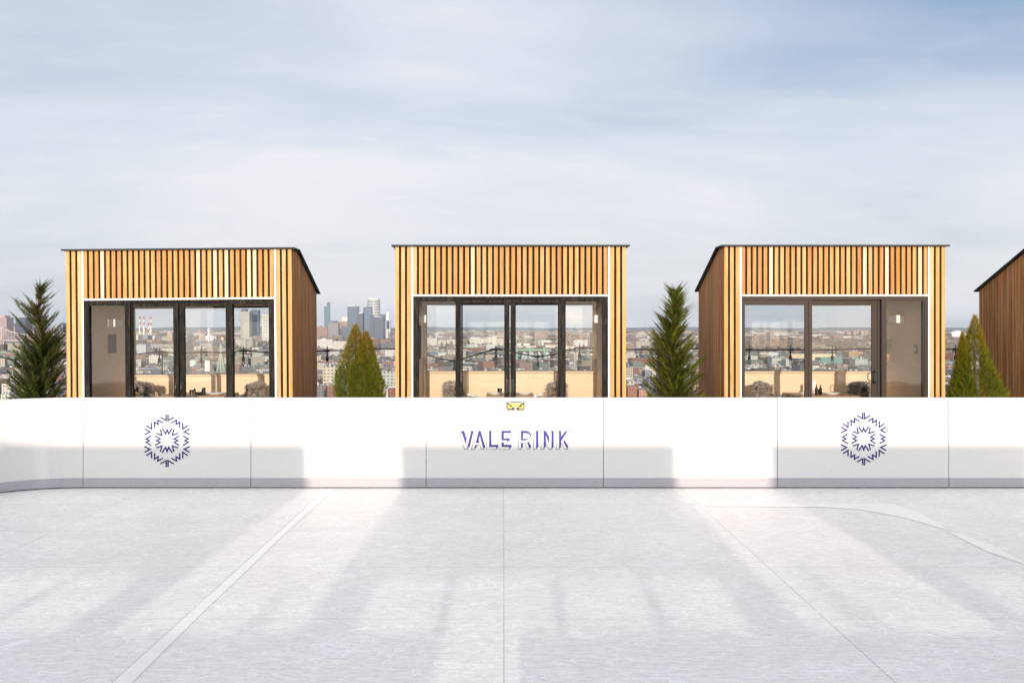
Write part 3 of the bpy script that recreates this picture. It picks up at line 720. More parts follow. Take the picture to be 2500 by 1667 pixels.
# trailing plant in the right cabin
rng = random.Random(5); pr = empty('hanging_plant', ((2167-VX)/F*14.15, 14.15, 1.72), 'thin green trailing plant hanging by the wall of the right cabin', 'plant')
m = MB(); m.lathe([(.02, -.30), (.035, -.26), (.04, -.2), (.036, -.2), (.01, -.27)], 12); m.build('pot', M_shell, pr)
m = MB()
for i in range(60):
    a = rng.uniform(0, 6.28); z = rng.uniform(-.2, .0); L_ = rng.uniform(.06, .14); p0 = Vector((.01*math.cos(a), .01*math.sin(a), z)); d_ = Vector((math.cos(a)*.3, math.sin(a)*.3, rng.uniform(-.6, 1))).normalized()
    sd = d_.cross(Vector((0, 1, 0))).normalized()*.004; m.face([p0-sd, p0+sd, p0+d_*L_], (.10, .17, .05))
m.build('leaves', M_leaf, pr)

# ------------------------------------------------------------------ string lights behind the cabins
YS = 15.6
def sp_(px, py): return at(px, py, YS)
pts = [(-60, 852), (0, 871), (33, 879), (90, 868), (180, 862), (289, 866), (330, 865), (389, 859), (440, 862), (491, 859.5), (545, 861), (594, 856), (650, 860), (700, 860), (799, 856), (870, 855), (907, 851), (1000, 852), (1040, 865), (1080, 877), (1109, 881), (1140, 873), (1180, 860), (1211, 852.5), (1240, 856), (1275, 865), (1313, 870), (1350, 866), (1385, 855), (1415, 849), (1450, 850), (1500, 851), (1535, 853), (1600, 853), (1700, 851), (1765, 851), (1829, 853.5), (1880, 855), (1930, 853.5), (1985, 855), (2032, 854), (2085, 852), (2134, 851), (2235, 853), (2333, 852.5), (2380, 856), (2435, 852), (2560, 858)]
sl = empty('string_lights', sp_(799, 856), 'black cable of hanging bulbs strung behind the cabins', 'string lights'); O = Vector(sl.location)
m = MB(); m.tube([Vector(sp_(*q))-O for q in pts], .010, 6); m.build('cable', M_darkmetal, sl)
M_bulb = glassy('bulb_glass', (.85, .87, .86), ior=1.5)
for px, py in ((389, 859), (491, 859.5), (594, 856), (799, 856), (1109, 881), (1211, 852.5), (1313, 870), (1415, 849), (1829, 853.5), (1930, 853.5), (2032, 854), (2333, 852.5), (90, 868), (907, 851), (2435, 852)):
    p0 = Vector(sp_(px, py))-O
    m = MB(); m.tube([p0+Vector((0, 0, .075)), p0, p0-Vector((0, 0, .09))], [.004, .012, .010], 8)
    m.tube([p0-Vector((.09, 0, .0)), p0, p0+Vector((.09, 0, 0))], [.008, .02, .008], 8)
    m.lathe([(.016, -.165), (.024, -.155), (.025, -.12), (.016, -.09), (.010, -.08)], 10, p0); s_ = m.build('lamp_socket', M_darkmetal, sl)
    m = MB(); m.lathe([(.006, -.245), (.022, -.225), (.028, -.20), (.018, -.168)], 12, p0); m.build('bulb', M_bulb, s_, True)
for i, px in enumerate((-40, 289, 395, 700, 1000, 1500, 1765, 2250, 2480)):
    x, y, _ = sp_(px, 860); m = MB(); m.tube([(0, 0, -.02), (0, 0, 1.54)], .011, 8); m.lathe([(.05, -.02), (.05, 0), (.012, .006)], 12)
    ob = m.build('cable_post', M_darkmetal); ob.location = (x, y+.012, 0)
    tag(ob, ['slim dark post holding the cable, left of the left cabin', 'slim dark post behind the solid corner of the left cabin', 'slim dark cable post seen through the left door pane of the left cabin', 'slim dark post behind the right corner of the left cabin', 'slim dark post behind the left corner of the middle cabin', 'slim dark post behind the right corner of the middle cabin', 'slim dark post behind the left corner of the right cabin', 'slim dark post behind the right corner of the right cabin', 'slim dark post behind the last tree at the right'][i], 'post', 'posts carrying the string lights')

# ------------------------------------------------------------------ evergreen trees
def spray(m, p, d, L_, rng, col, width=.35, n=7):
    """flat feathery spray: a rib with paired narrow leaflets"""
    d = d.normalized(); up = Vector((rng.uniform(-1, 1), rng.uniform(-1, 1), rng.uniform(-1, 1))); side = d.cross(up)
    if side.length < .05: side = d.orthogonal()
    side.normalize()
    for i in range(n):
        tt = i/(n-1); q = p+d*L_*tt*.85; ln = L_*width*(1-tt*.75)
        for s in (-1, 1):
            dr = (d*.75+side*s*.7).normalized(); w_ = d*ln*.24
            m.face([q-w_*.6, q+w_*.6, q+dr*ln], col)
    m.face([p-side*L_*.02, p+side*L_*.02, p+d*L_], col)
def feathery_tree(px, pyt, d, halfw_px, seed, label, sparse_top=.0, base=(.036, .054, .010), zs=0.0):
    rng = random.Random(seed); r = empty('conifer_tree', ((px-VX)/F*d, d, 0), label, 'tree', 'evergreen trees between the cabins')
    Ht = EYE-(pyt-VY)/F*d; W_ = halfw_px/F*d
    m = MB(); tr = [Vector((rng.uniform(-.02, .02)*i*.3, rng.uniform(-.02, .02), Ht*i/12*.985)) for i in range(13)]
    m.tube(tr, [.04*(1-i/13)+.004 for i in range(13)], 7); m.build('trunk', M_bark, r)
    m = MB(); bk = MB()
    nb = 560
    for i in range(nb):
        f_ = (i+rng.random())/nb; z = .15+(Ht-.15)*(1-(1-f_)**1.12); hrel = z/Ht
        Lb = W_*1.3*(1.08-max(0, (hrel-.35)/.65)**2.1)*rng.choice((rng.uniform(.7, 1.0), rng.uniform(.35, 1.12)))
        if hrel > .93: Lb *= .8
        if sparse_top and hrel > 1-sparse_top: Lb *= rng.choice((.3, .5, 1.0, 1.5) if sparse_top > .2 else (.5, .9, 1.3))
        a = rng.uniform(0, 2*math.pi); up = rng.uniform(.35, .95)+hrel*.35
        dr = Vector((math.cos(a), math.sin(a), up)).normalized(); p0 = Vector((tr[min(12, int(hrel*12))].x, tr[min(12, int(hrel*12))].y, z-.25*Lb*up))
        Lb = max(Lb, .10)
        bk.tube([p0, p0+dr*Lb*.8], [.006, .002], 4, cap=False)
        if sparse_top > .2 and hrel > 1-sparse_top and rng.random() < .55: continue
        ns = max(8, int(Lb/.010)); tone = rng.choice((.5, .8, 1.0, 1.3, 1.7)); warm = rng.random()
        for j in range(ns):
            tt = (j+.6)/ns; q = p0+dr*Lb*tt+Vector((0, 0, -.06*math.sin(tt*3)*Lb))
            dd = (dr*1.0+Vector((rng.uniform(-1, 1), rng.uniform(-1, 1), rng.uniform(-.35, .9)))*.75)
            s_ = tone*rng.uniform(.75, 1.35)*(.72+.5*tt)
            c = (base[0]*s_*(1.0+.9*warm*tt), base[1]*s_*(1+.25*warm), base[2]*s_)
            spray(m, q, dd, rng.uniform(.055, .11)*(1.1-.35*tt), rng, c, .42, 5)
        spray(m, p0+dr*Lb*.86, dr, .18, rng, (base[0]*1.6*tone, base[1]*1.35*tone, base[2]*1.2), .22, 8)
    spray(m, tr[-1]-Vector((0, 0, .12)), Vector((.05, 0, 1)), .2, rng, (base[0]*2, base[1]*1.5, base[2]*1.5), .2, 8)
    m.build('crown', M_leaf, r); bk.build('branches', M_bark, r); return r
def dense_tree(cones, d, seed, label, n=15000, shape=(2.6, .88)):
    """clipped-looking arborvitae: thousands of upright fan sprays packed over joined cones. cones: (px, py_top, halfwidth px at base)"""
    rng = random.Random(seed); cx = (cones[0][0]-VX)/F*d
    r = empty('arborvitae_tree', (cx, d, 0), label, 'tree', 'evergreen trees between the cabins')
    m = MB(); tk = MB()
    for (px, pyt, hw) in cones:
        x0 = (px-VX)/F*d-cx; Ht = EYE-(pyt-VY)/F*d; W_ = hw/F*d*1.0
        tk.tube([(x0*.3, 0, 0), (x0, 0, Ht*.5), (x0, 0, Ht*.96)], [.04, .025, .004], 7)
        ks = [rng.uniform(0, 6.28) for _ in range(4)]
        for i in range(n):
            u = rng.random(); hrel = 1-(u**.62); z = Ht*max(.0, hrel)
            a = rng.uniform(0, 2*math.pi)
            lump = 1+.10*math.sin(3*a+z*6+ks[0])+.08*math.sin(7*a-z*11+ks[1])+.06*math.sin(13*a+z*23+ks[2])
            zr = 1-hrel; rad_ = W_*min(1.0, (zr*shape[0])**shape[1])*lump*(.93+.12*zr)
            dep_ = rng.random()**2*.30; rr = rad_*(1-dep_)
            p0 = Vector((x0+rr*math.cos(a), rr*math.sin(a)*.9, z))
            dd = Vector((math.cos(a)*.75+rng.uniform(-.4, .4), math.sin(a)*.75+rng.uniform(-.4, .4), 1.0+rng.uniform(-.2, .5)))
            s_ = rng.uniform(.65, 1.45); gold = max(0, hrel-.68)*1.3+rng.random()*.16+.12*(math.sin(5*a+z*9)+1)*.5
            c = ((.095+.30*gold)*s_, (.145+.06*gold)*s_, (.010+.008*gold)*s_)
            spray(m, p0, dd, rng.uniform(.045, .075), rng, c, .42, 4)
    m.build('crown', M_leaf, r); tk.build('trunk', M_bark, r); return r
feathery_tree(98, 704, 13.6, 68, 11, 'tall feathery conifer with a thin windblown top, left of the left cabin', .3)
feathery_tree(1643, 715, 13.7, 62, 5, 'tall feathery conifer between the middle and right cabins', .08, (.064, .088, .011))
dense_tree([(868, 794, 50), (894, 810, 42)], 13.6, 7, 'dense golden green arborvitae with two peaks, between the left and middle cabins')
dense_tree([(2380, 770, 68), (2350, 812, 32)], 13.35, 9, 'dense arborvitae with two peaks before the cabin at the right edge', shape=(1.85, 1.05))
# trees between the cabins of the facing row
def shade_tree(x, ht, label, sd):
    r = dense_tree([(VX, VY-(ht-EYE)*F/13.6, 46)], 13.6, sd, label, 5000); r.location = (x, -4.2, 0); r['group'] = 'trees of the facing row'
shade_tree(2.2, 1.98, 'small arborvitae behind the viewer, on the right', 31); shade_tree(-1.75, 1.85, 'small arborvitae behind the viewer, on the left', 32)
# dead leafy twigs beside the right-hand feathery tree
rng = random.Random(4); r = empty('dry_shrub', ((1702-VX)/F*13.9, 13.9, 0), 'dry brown leafy twigs beside the right cabin side wall', 'shrub')
m = MB(); lf = MB()
for i in range(26):
    a = rng.uniform(0, 6.28); tip = Vector((.16*math.cos(a)*rng.random()-.05, .12*math.sin(a), rng.uniform(.9, 1.42))); m.tube([(0, 0, 0), tip*.6, tip], [.006, .004, .002], 4)
    for j in range(9):
        q = tip*(1-rng.random()*.35)+Vector((rng.uniform(-.03, .03), rng.uniform(-.03, .03), 0)); v1 = Vector((rng.uniform(-1, 1), rng.uniform(-1, 1), rng.uniform(-1, 1)))*.018; v2 = Vector((rng.uniform(-1, 1), rng.uniform(-1, 1), rng.uniform(-1, 1)))*.014
        lf.face([q, q+v1, q+v1+v2, q+v2], (.30, .13, .05) if rng.random() < .7 else (.45, .30, .18))
m.build('twigs', M_bark, r); lf.build('leaves', M_leaf, r)

# ------------------------------------------------------------------ the city far below
GZ = -74.0; FAR = 16500.0
m = MB(); m.face([(-19000, 60, GZ), (19000, 60, GZ), (19000, FAR+900, GZ), (-19000, FAR+900, GZ)]); tag(m.build('city_ground', M_ground), kind='structure')
m = MB(); rng = random.Random(2); n = 140
for layer, (dd, hh, am) in enumerate(((FAR, 80, 9), (FAR-1600, 52, 10))):
    for i in range(n):
        def hz_(j): return GZ+hh+am*math.sin(j*.31+layer)+am*.6*math.sin(j*.83+layer*2)+am*.35*math.sin(j*2.1)
        xa = -13000+26000*i/n; xb = -13000+26000*(i+1)/n
        m.face([(xa, dd-900, GZ-1), (xb, dd-900, GZ-1), (xb, dd, hz_(i+1)), (xa, dd, hz_(i))]); m.face([(xa, dd, hz_(i)), (xb, dd, hz_(i+1)), (xb, dd+500, GZ-1), (xa, dd+500, GZ-1)])
tag(m.build('hills', M_hill), kind='structure')
def gpt(px, py, z=GZ+.5): d = (EYE-z)*F/(py-VY); return ((px-VX)/F*d, d, z)
m = MB(); m.face([gpt(-260, 851), gpt(175, 850), gpt(330, 846), gpt(330, 836), gpt(175, 834), gpt(-260, 834)][::1]); tag(m.build('river', M_water), kind='structure')

# places where the city can be seen, left to right
SEEN = [(0, 160, 972, 'left of the left cabin', 'left of the left cabin'), (332, 432, 903, 'through the left door pane of the left cabin', ''), (460, 558, 903, 'through the right door pane of the left cabin', ''),
        (575, 660, 903, 'through the right side window of the left cabin', ''), (776, 963, 972, 'between the left and middle cabins', ''), (1040, 1112, 900, 'through the left side window of the middle cabin', ''),
        (1128, 1230, 900, 'through the left door pane of the middle cabin', ''), (1259, 1362, 900, 'through the right door pane of the middle cabin', ''), (1380, 1450, 900, 'through the right side window of the middle cabin', ''),
        (1532, 1700, 972, 'between the middle and right cabins', ''), (1820, 1966, 898, 'through the left sliding pane of the right cabin', ''), (1984, 2131, 898, 'through the right sliding pane of the right cabin', ''),
        (2313, 2388, 972, 'in the gap right of the right cabin', '')]
def seen(px, pyt, pyb):
    for a, b_, yl, w_, _ in SEEN:
        if a+1 < px < b_-1 and pyt < yl-2: return w_
    return None
CREAM, WHITE, TAN, BRICK, GREY, BROWN, GREEN, PINK, BLUE = (.44, .40, .33), (.60, .59, .56), (.28, .22, .16), (.25, .125, .09), (.15, .155, .165), (.11, .075, .055), (.19, .24, .19), (.30, .19, .155), (.09, .13, .18)
NAMES = {CREAM: 'cream', WHITE: 'white', TAN: 'tan', BRICK: 'red brick', GREY: 'grey', BROWN: 'brown', GREEN: 'pale green', PINK: 'pinkish', BLUE: 'blue grey'}
ROOFS = [(.50, .50, .50), (.20, .20, .21), (.12, .12, .12), (.62, .61, .58), (.28, .25, .22), (.08, .08, .08)]
keepout = []                                      # (px0, px1, dmin, dmax) kept free for special buildings
def special_zone(px0, px1, d, dz, top=None):
    foot = VY+(EYE-GZ)/d*F; keepout.append((px0-1, px1+1, d-25, d+dz+40, foot-.35*(foot-(top or foot-12))))
# ---- named towers and blocks: px0, px1, top py, distance, depth, colour, material, label, extras [(px0,px1,top,colour)]
SPEC = [
 (791, 799, 748, 3000, 22, (.62, .68, .62), M_curtain, 'lower half of the slim pale green tower left in the skyline', None),
 (798.3, 805, 739, 2990, 20, (.66, .72, .66), M_curtain, 'slim pale green tower with dark cap at the left of the skyline', (798.6, 804.6, 738.2, (.10, .11, .12))),
 (770, 799.5, 798, 2450, 60, (.42, .24, .19), M_grid, 'red brick block right beside the left cabin', (776, 783, 795, (.4, .2, .15))),
 (800.5, 826, 788, 2480, 60, (.28, .26, .27), M_fine, 'grey brown slab tower with dark penthouse', (807, 821, 783, (.12, .12, .16))),
 (824, 848, 784, 2650, 60, (.46, .33, .26), M_grid, 'pinkish brown block behind the grey slab', (835, 848, 774, (.68, .62, .55))),
 (848, 874.5, 748, 2700, 55, (.27, .36, .38), M_curtain, 'teal glass slab tower left of the dark blue tower', (849, 866, 745, (.5, .5, .5))),
 (834, 861, 796, 2440, 40, (.10, .16, .20), M_fine, 'low dark teal block in front of the teal slab tower', None),
 (875, 889, 765, 2800, 50, (.06, .11, .19), M_curtain, 'dark blue glass tower', (875, 884, 763.5, (.6, .62, .62))),
 (886.5, 907, 750, 2760, 45, (.28, .38, .46), M_curtain, 'stepped pale blue glass tower with small dark crest', (894.5, 901, 748, (.10, .13, .2))),
 (895, 926, 731, 3100, 70, (.55, .58, .56), M_band, 'tallest tower with silver horizontal bands and rounded top', (898, 923, 728, (.6, .62, .6))),
 (903, 912, 768, 2600, 30, (.07, .13, .20), M_curtain, 'narrow dark blue glass tower left of the teal one', None),
 (913, 936.5, 774, 2560, 40, (.13, .23, .25), M_curtain, 'teal glass tower nearest in the skyline', (915, 932, 772.5, (.35, .45, .45))),
 (925, 941, 767, 2750, 30, (.28, .36, .38), M_curtain, 'pale teal tower behind the teal glass tower', None),
 (941.5, 953, 781, 2640, 30, (.60, .60, .62), M_fine, 'pale slim tower with a dark blue panel at the right of the skyline', (942.5, 949, 762, (.72, .71, .67))),
 (774, 812, 829, 2150, 60, (.72, .70, .64), M_grid, 'long white factory building below the skyline towers', (786, 794, 826, (.7, .68, .62))),
 (812.5, 848, 833, 2120, 50, (.68, .66, .60), M_grid, 'white low factory wing right of the long factory building', None),
 (587, 609, 760, 2300, 55, (.56, .52, .44), M_fine, 'tall beige gridded tower with dark cap in the left cabin right window', (588, 600.5, 754, (.10, .11, .14))),
 (613, 631, 756, 2500, 40, (.36, .44, .48), M_curtain, 'pale blue glass tower between the two gridded towers', None),
 (638.5, 661, 768, 2200, 60, (.66, .65, .58), M_fine, 'tall white gridded tower in the left cabin right window', (641, 658, 766, (.4, .4, .38))),
 (575, 600, 829, 1990, 40, (.60, .57, .50), M_grid, 'beige mid rise block at the foot of the beige tower', None),
 (602, 617, 831, 2010, 40, (.50, .46, .40), M_grid, 'tan mid rise block between the gridded towers', None),
 (640, 662, 843, 1700, 50, (.12, .12, .13), M_grid, 'dark block with white window band in the left cabin right window', None),
 (332, 337, 817, 3100, 60, (.62, .56, .48), M_plain, 'pale boiler house left of the chimneys', None),
 (338, 361, 818, 3080, 70, (.22, .24, .28), M_fine, 'grey power station hall below the striped chimneys', None),
 (365, 379, 819, 2900, 40, (.66, .62, .55), M_plain, 'white block right of the power station hall', None),
 (408, 420, 813, 2700, 40, (.50, .40, .30), M_fine, 'tan tower block right of the chimneys', (410, 417, 811, (.4, .33, .26))),
 (333, 356, 841, 1500, 35, (.60, .62, .66), M_grid, 'white and blue block at the left edge of the left door pane', None),
 (360, 430, 840, 1700, 60, (.46, .41, .38), M_grid, 'long grey brown warehouse with rows of windows', None),
 (358, 376, 850, 1320, 30, (.15, .15, .17), M_city, 'dark grey block in the left door pane', None),
 (412, 434, 853, 1250, 30, (.60, .57, .44), M_grid, 'cream block with horizontal windows beside the door stile', None),
 (486, 500, 815, 2500, 40, (.50, .42, .36), M_fine, 'tan block left of the white grain tower', None),
 (537, 546, 825, 2350, 30, (.66, .50, .26), M_plain, 'yellow ochre block in the left cabin right door pane', (539, 544, 823, (.66, .5, .26))),
 (506, 560, 857, 1300, 40, (.24, .15, .12), M_grid, 'brown brick warehouse with window rows in the right door pane', None),
 (0, 16, 775, 5200, 90, (.42, .30, .28), M_fine, 'pinkish stepped tower at the left edge of the photo', (2, 11, 770, (.44, .3, .27))),
 (17, 25, 790, 5600, 80, (.24, .26, .34), M_fine, 'blue grey tower beside the pinkish stepped tower', None),
 (29, 36.5, 795, 5300, 60, (.45, .36, .34), M_fine, 'small pale tower beside the big blue slab', None),
 (38, 62, 777, 5000, 100, (.07, .13, .19), M_curtain, 'big dark blue slab tower behind the left tree', (44, 54, 775, (.08, .12, .16))),
 (146, 154, 791, 5600, 80, (.17, .20, .28), M_fine, 'slim blue tower right of the left tree', (148, 152, 788, (.15, .17, .22))),
 (1041, 1066, 826, 2100, 50, (.70, .67, .58), M_grid, 'white gridded block at the left of the middle cabin view', None),
 (1069, 1088, 831, 2050, 50, (.66, .60, .50), M_grid, 'cream block with flat roof in the middle cabin left window', None),
 (1090, 1126, 829, 2200, 50, (.68, .63, .54), M_grid, 'cream loft building crossing the mullion', None),
 (1147, 1172, 823, 2250, 50, (.70, .67, .60), M_grid, 'white loft building in the middle cabin left door pane', None),
 (1173, 1199, 826, 2150, 45, (.72, .68, .58), M_grid, 'white gridded loft in the middle cabin left door pane', None),
 (1200, 1213, 822, 2080, 45, (.72, .70, .62), M_grid, 'taller white gridded block beside the door stiles', None),
 (1214, 1229, 827, 2060, 45, (.62, .56, .46), M_grid, 'cream gridded block touching the door stile', None),
 (1400, 1441, 830, 2000, 45, (.70, .70, .70), M_grid, 'long white block with window row in the middle cabin right window', None),
 (1388, 1396, 820, 2300, 45, (.40, .27, .22), M_grid, 'brick and green block left of the long white block', None),
 (1442, 1452, 812, 1900, 35, (.10, .08, .10), M_city, 'dark narrow block at the right edge of the middle window', None),
 (1262, 1300, 838, 2000, 60, (.66, .63, .55), M_plain, 'long low cream shed above the green plant', None),
 (1332, 1362, 842, 1900, 60, (.64, .62, .52), M_plain, 'cream shed right of the green plant', None),
 (1381, 1421, 846, 1750, 70, (.68, .60, .55), M_plain, 'white shed with red roof band in the right side window', None),
 (2068, 2078, 810, 5200, 60, (.40, .27, .22), M_fine, 'brown housing tower at the left of the far cluster', None),
 (2083, 2091, 808, 5200, 60, (.44, .29, .23), M_fine, 'brown housing tower second in the far cluster', None),
 (2092, 2101, 804.5, 5300, 60, (.46, .30, .23), M_fine, 'tallest brown housing tower of the far cluster', None),
 (2102, 2110, 807, 5200, 60, (.45, .31, .25), M_fine, 'brown housing tower right of the tallest', None),
 (2111, 2119, 808, 5100, 60, (.42, .28, .22), M_fine, 'brown housing tower at the right of the far cluster', None),
 (1856, 1874, 861, 2150, 60, (.60, .52, .40), M_plain, 'tan shed beside the white roofed shed', None),
 (1875, 1910, 860, 2120, 60, (.62, .63, .64), M_plain, 'grey white roofed shed below the bare woods', None),
 (1928, 2040, 864, 1750, 60, (.62, .52, .34), M_plain, 'long tan shed spanning both sliding panes', None),
 (2044, 2072, 859, 1800, 50, (.12, .20, .17), M_city, 'dark green block below the bare woods', None),
 (2072, 2108, 858, 1700, 50, (.46, .30, .14), M_grid, 'ochre brick shed right of the dark green block', None),
 (2005, 2068, 873, 1500, 40, (.12, .26, .22), M_plain, 'long green shed in the right sliding pane', None),
 (1884, 1918, 874, 1250, 30, (.62, .64, .60), M_grid, 'white house row with arched windows in the left sliding pane', None),
 (1919, 1932, 877, 1230, 30, (.64, .64, .60), M_city, 'white house with window row next to the arched house row', None),
 (2070, 2086, 875, 1260, 30, (.28, .13, .10), M_city, 'red brick house left of the grey house in the right sliding pane', None),
 (2088, 2119, 876, 1230, 30, (.46, .50, .48), M_grid, 'grey house with tall windows in the right sliding pane', None),
 (788, 828, 894, 1120, 40, (.56, .52, .42), M_grid, 'tan apartment block with rows of windows left of the golden tree', None),
 (925, 965, 907, 1130, 40, (.45, .50, .45), M_grid, 'pale green block with small windows right of the golden tree', (930, 945, 903, (.2, .2, .2))),
 (948, 963, 949, 1005, 22, (.26, .10, .08), M_city, 'dark red brick house at the foot of the gap right of the golden tree', None),
 (935, 947, 949, 1010, 22, (.66, .64, .60), M_plain, 'white house wall left of the dark red brick house', None),
 (1532, 1548, 930, 1050, 30, (.52, .50, .42), M_grid, 'pale apartment block by the right corner of the middle cabin', None),
 (1533, 1556, 943, 1000, 25, (.34, .15, .10), M_city, 'red brick block by the right corner of the middle cabin', None),
 (1560, 1580, 952, 985, 22, (.50, .27, .20), M_city, 'pink brick house left of the right feathery tree', None),
 (1575, 1592, 905, 1180, 30, (.22, .23, .25), M_plain, 'grey shed left of the right feathery tree', None),
 (4, 26, 937, 1040, 30, (.62, .58, .52), M_city, 'white and tan house below the cable at the left edge', None),
 (2, 24, 962, 960, 22, (.66, .66, .60), M_city, 'white house nearest the board at the left edge', None),
 (2316, 2334, 846, 2300, 60, (.60, .52, .42), M_plain, 'long tan roofed shed right of the right cabin', None),
]
BASES = [827,827,827.5,827.5,826,826,827,826.5,826.5,824,828,841,834,837,856,858,834,833,844,850,851,859,836,834,831,840,868,853,873,878,836,834,876,830,829,829,828,829,843,845,843,841,843,846,846,848,838,850,846,850,856,821,821,820.5,821,821,868,868,880,866,872,888,896,899,897,899,955,952,978,976,972,985,985,930,975,990,856]   # photo row of each block's foot
assert len(BASES) == len(SPEC)
def px2x(px, d): return (px-VX)/F*d
CG = 'towers and large blocks of the city below'
for (a, b_, top, d, dp, c, mt, lb, ex), foot in zip(SPEC, BASES):
    d = (EYE-GZ)*F/(foot-VY)
    ht = EYE-(top-VY)/F*d-GZ; w_ = (b_-a)/F*d
    if mt is M_curtain: c = (c[0]*.15, c[1]*.26, c[2]*.40)
    rootm = MB(); c = tuple(x*.85 for x in c); rc = tuple(min(.8, x*.5+.12) for x in c)
    if 'rounded top' in lb: rootm.lathe([(w_/2, 0), (w_/2, ht)], 28, (0, w_/2, 0), c, sy=1.0)
    else: rootm.box(-w_/2, w_/2, 0, dp, 0, ht, c, top=rc, bottom=False)
    ob = rootm.build('city_tower' if ht > 60 else 'city_block', mt); ob.location = (px2x((a+b_)/2, d), d, GZ); tag(ob, lb, 'tower' if ht > 60 else 'building', CG)
    special_zone(a, b_, d, dp, top)
    if ex:
        a2, b2, t2, c2 = ex; h2 = EYE-(t2-VY)/F*d-GZ; m = MB(); xo = ob.location.x
        y0 = -.4 if 'dark cap' in lb else 2.0; z0 = ht+.02 if 'rounded' not in lb else ht
        if lb.startswith('slim pale'): z0 = ht-14
        m.box(px2x(a2, d)-xo, px2x(b2, d)-xo, y0, dp*.8, z0, max(h2, z0+1.5), c2)
        m.build('roof_block', M_plain, ob)
    elif ht < 60 and w_ > 14:
        rng = random.Random(int(a)); m = MB()
        for i in range(3):
            xx = rng.uniform(-w_/2+2, w_/2-5); m.box(xx, xx+rng.uniform(2, 4), dp*.2, dp*.5, ht+.02, ht+rng.uniform(1.5, 3.2), (.35, .33, .32))
        m.build('roof_block', M_plain, ob)
# dark panel on the slim pale tower
for o in list(bpy.data.objects):
    if o.get('label', '').startswith('pale slim tower'):
        d = o.location.y; m = MB(); m.box(-3.4/F*d, 3.4/F*d, -.6, -.05, EYE-(803-VY)/F*d-GZ, EYE-(782.5-VY)/F*d-GZ, (.03, .05, .11)); m.build('dark_panel', M_plain, o)
# striped chimneys
for i, (px, top, hw, d, bands) in enumerate(((341, 773, 1.7, 5900, (780, 787, 793)), (351.3, 773, 1.7, 5900, (780, 787, 793)), (362, 788, 1.6, 6200, (796, 805, 812)), (368, 773, 2.0, 5800, (780, 787, 794)))):
    z = lambda py: EYE-(py-VY)/F*d-GZ
    r = hw/F*d; RED = (.45, .06, .06); WH = (.72, .70, .66); m = MB()
    m.lathe([(r*1.35, 0), (r, z(bands[2]))], 14, col=WH); m.lathe([(r, z(bands[2])+.01), (r*.97, z(bands[1]))], 14, col=RED)
    m.lathe([(r*.97, z(bands[1])+.01), (r*.95, z(bands[0]))], 14, col=WH); m.lathe([(r*.95, z(bands[0])+.01), (r*.92, z(top))], 14, col=RED)
    ob = m.build('chimney', M_plain); ob.location = (px2x(px, d), d, GZ)
    tag(ob, ['tall red and white striped chimney, leftmost of the three tall ones', 'tall red and white striped chimney, middle of the three tall ones', 'short red and white striped chimney behind the tall ones', 'tall red and white striped chimney, rightmost'][i], 'chimney', 'striped power station chimneys')
# white grain tower
d = 4900; r = empty('grain_tower', (px2x(509, d), d, GZ), 'white grain tower with pointed head and silos in the left cabin view', 'tower'); z = lambda py: EYE-(py-VY)/F*d-GZ
m = MB(); m.box(-3.6, 3.6, 0, 7, 0, z(807), (.72, .72, .70)); m.build('shaft', M_plain, r)
m = MB(); m.lathe([(7, z(807)), (7, z(805)), (.8, z(800.5))], 12, (0, 2.5, 0), (.72, .72, .7)); m.build('head', M_plain, r)
for x0 in (-9, 15):
    m = MB(); m.lathe([(6.5, 0), (6.5, z(820)), (3, z(819))], 14, (x0, 0, 0), (.68, .68, .66)); m.build('silo', M_plain, r)
# storage tank, spire-like mast, stadium roof, radio mast
def simple(name, m, px, d, mt, lb, cat, g=None):
    ob = m.build(name, mt); ob.location = (px2x(px, d), d, GZ); special_zone(px-9, px+9, d, 20); return tag(ob, lb, cat, g)
d = 1750; zz_ = lambda py, dd: EYE-(py-VY)/F*dd-GZ
m = MB(); m.lathe([(7, 0), (7, 11), (3.5, 12.2), (.5, 12.6)], 24, col=(.46, .53, .52)); simple('storage_tank', m, 472, 1950, M_plain, 'pale round storage tank in the left cabin right door pane', 'tank')
d = 1700; m = MB()
for s in (-1, 0, 1): m.tube([(s*6, 0, 0), (s*1.5, 0, zz_(866, d)), (s*.8, 0, zz_(840, d))], [2.0, 1.2, .8], 8, col=(.30, .38, .31))
for k_ in range(5): m.box(-3.5+k_*.4, 3.5-k_*.4, -.8, .8, 6+k_*6, 7+k_*6, (.30, .38, .31))
simple('lattice_mast', m, 539, d, M_plain, 'pale green mast with spreading feet in the left cabin right door pane', 'mast')
d = 7000; m = MB(); m.lathe([(60, 0), (60, 28), (45, 44), (20, 54), (2, 57)], 30, col=(.75, .76, .78)); simple('stadium', m, 2338, d, M_plain, 'white domed stadium roof at the horizon right of the right cabin', 'stadium')
d = 6000; m = MB(); m.tube([(0, 0, 0), (0, 0, zz_(785, d))], [3, 1.0], 4, col=(.2, .2, .22)); simple('radio_mast', m, 1575, d, M_plain, 'thin radio mast on the horizon left of the right feathery tree', 'mast')
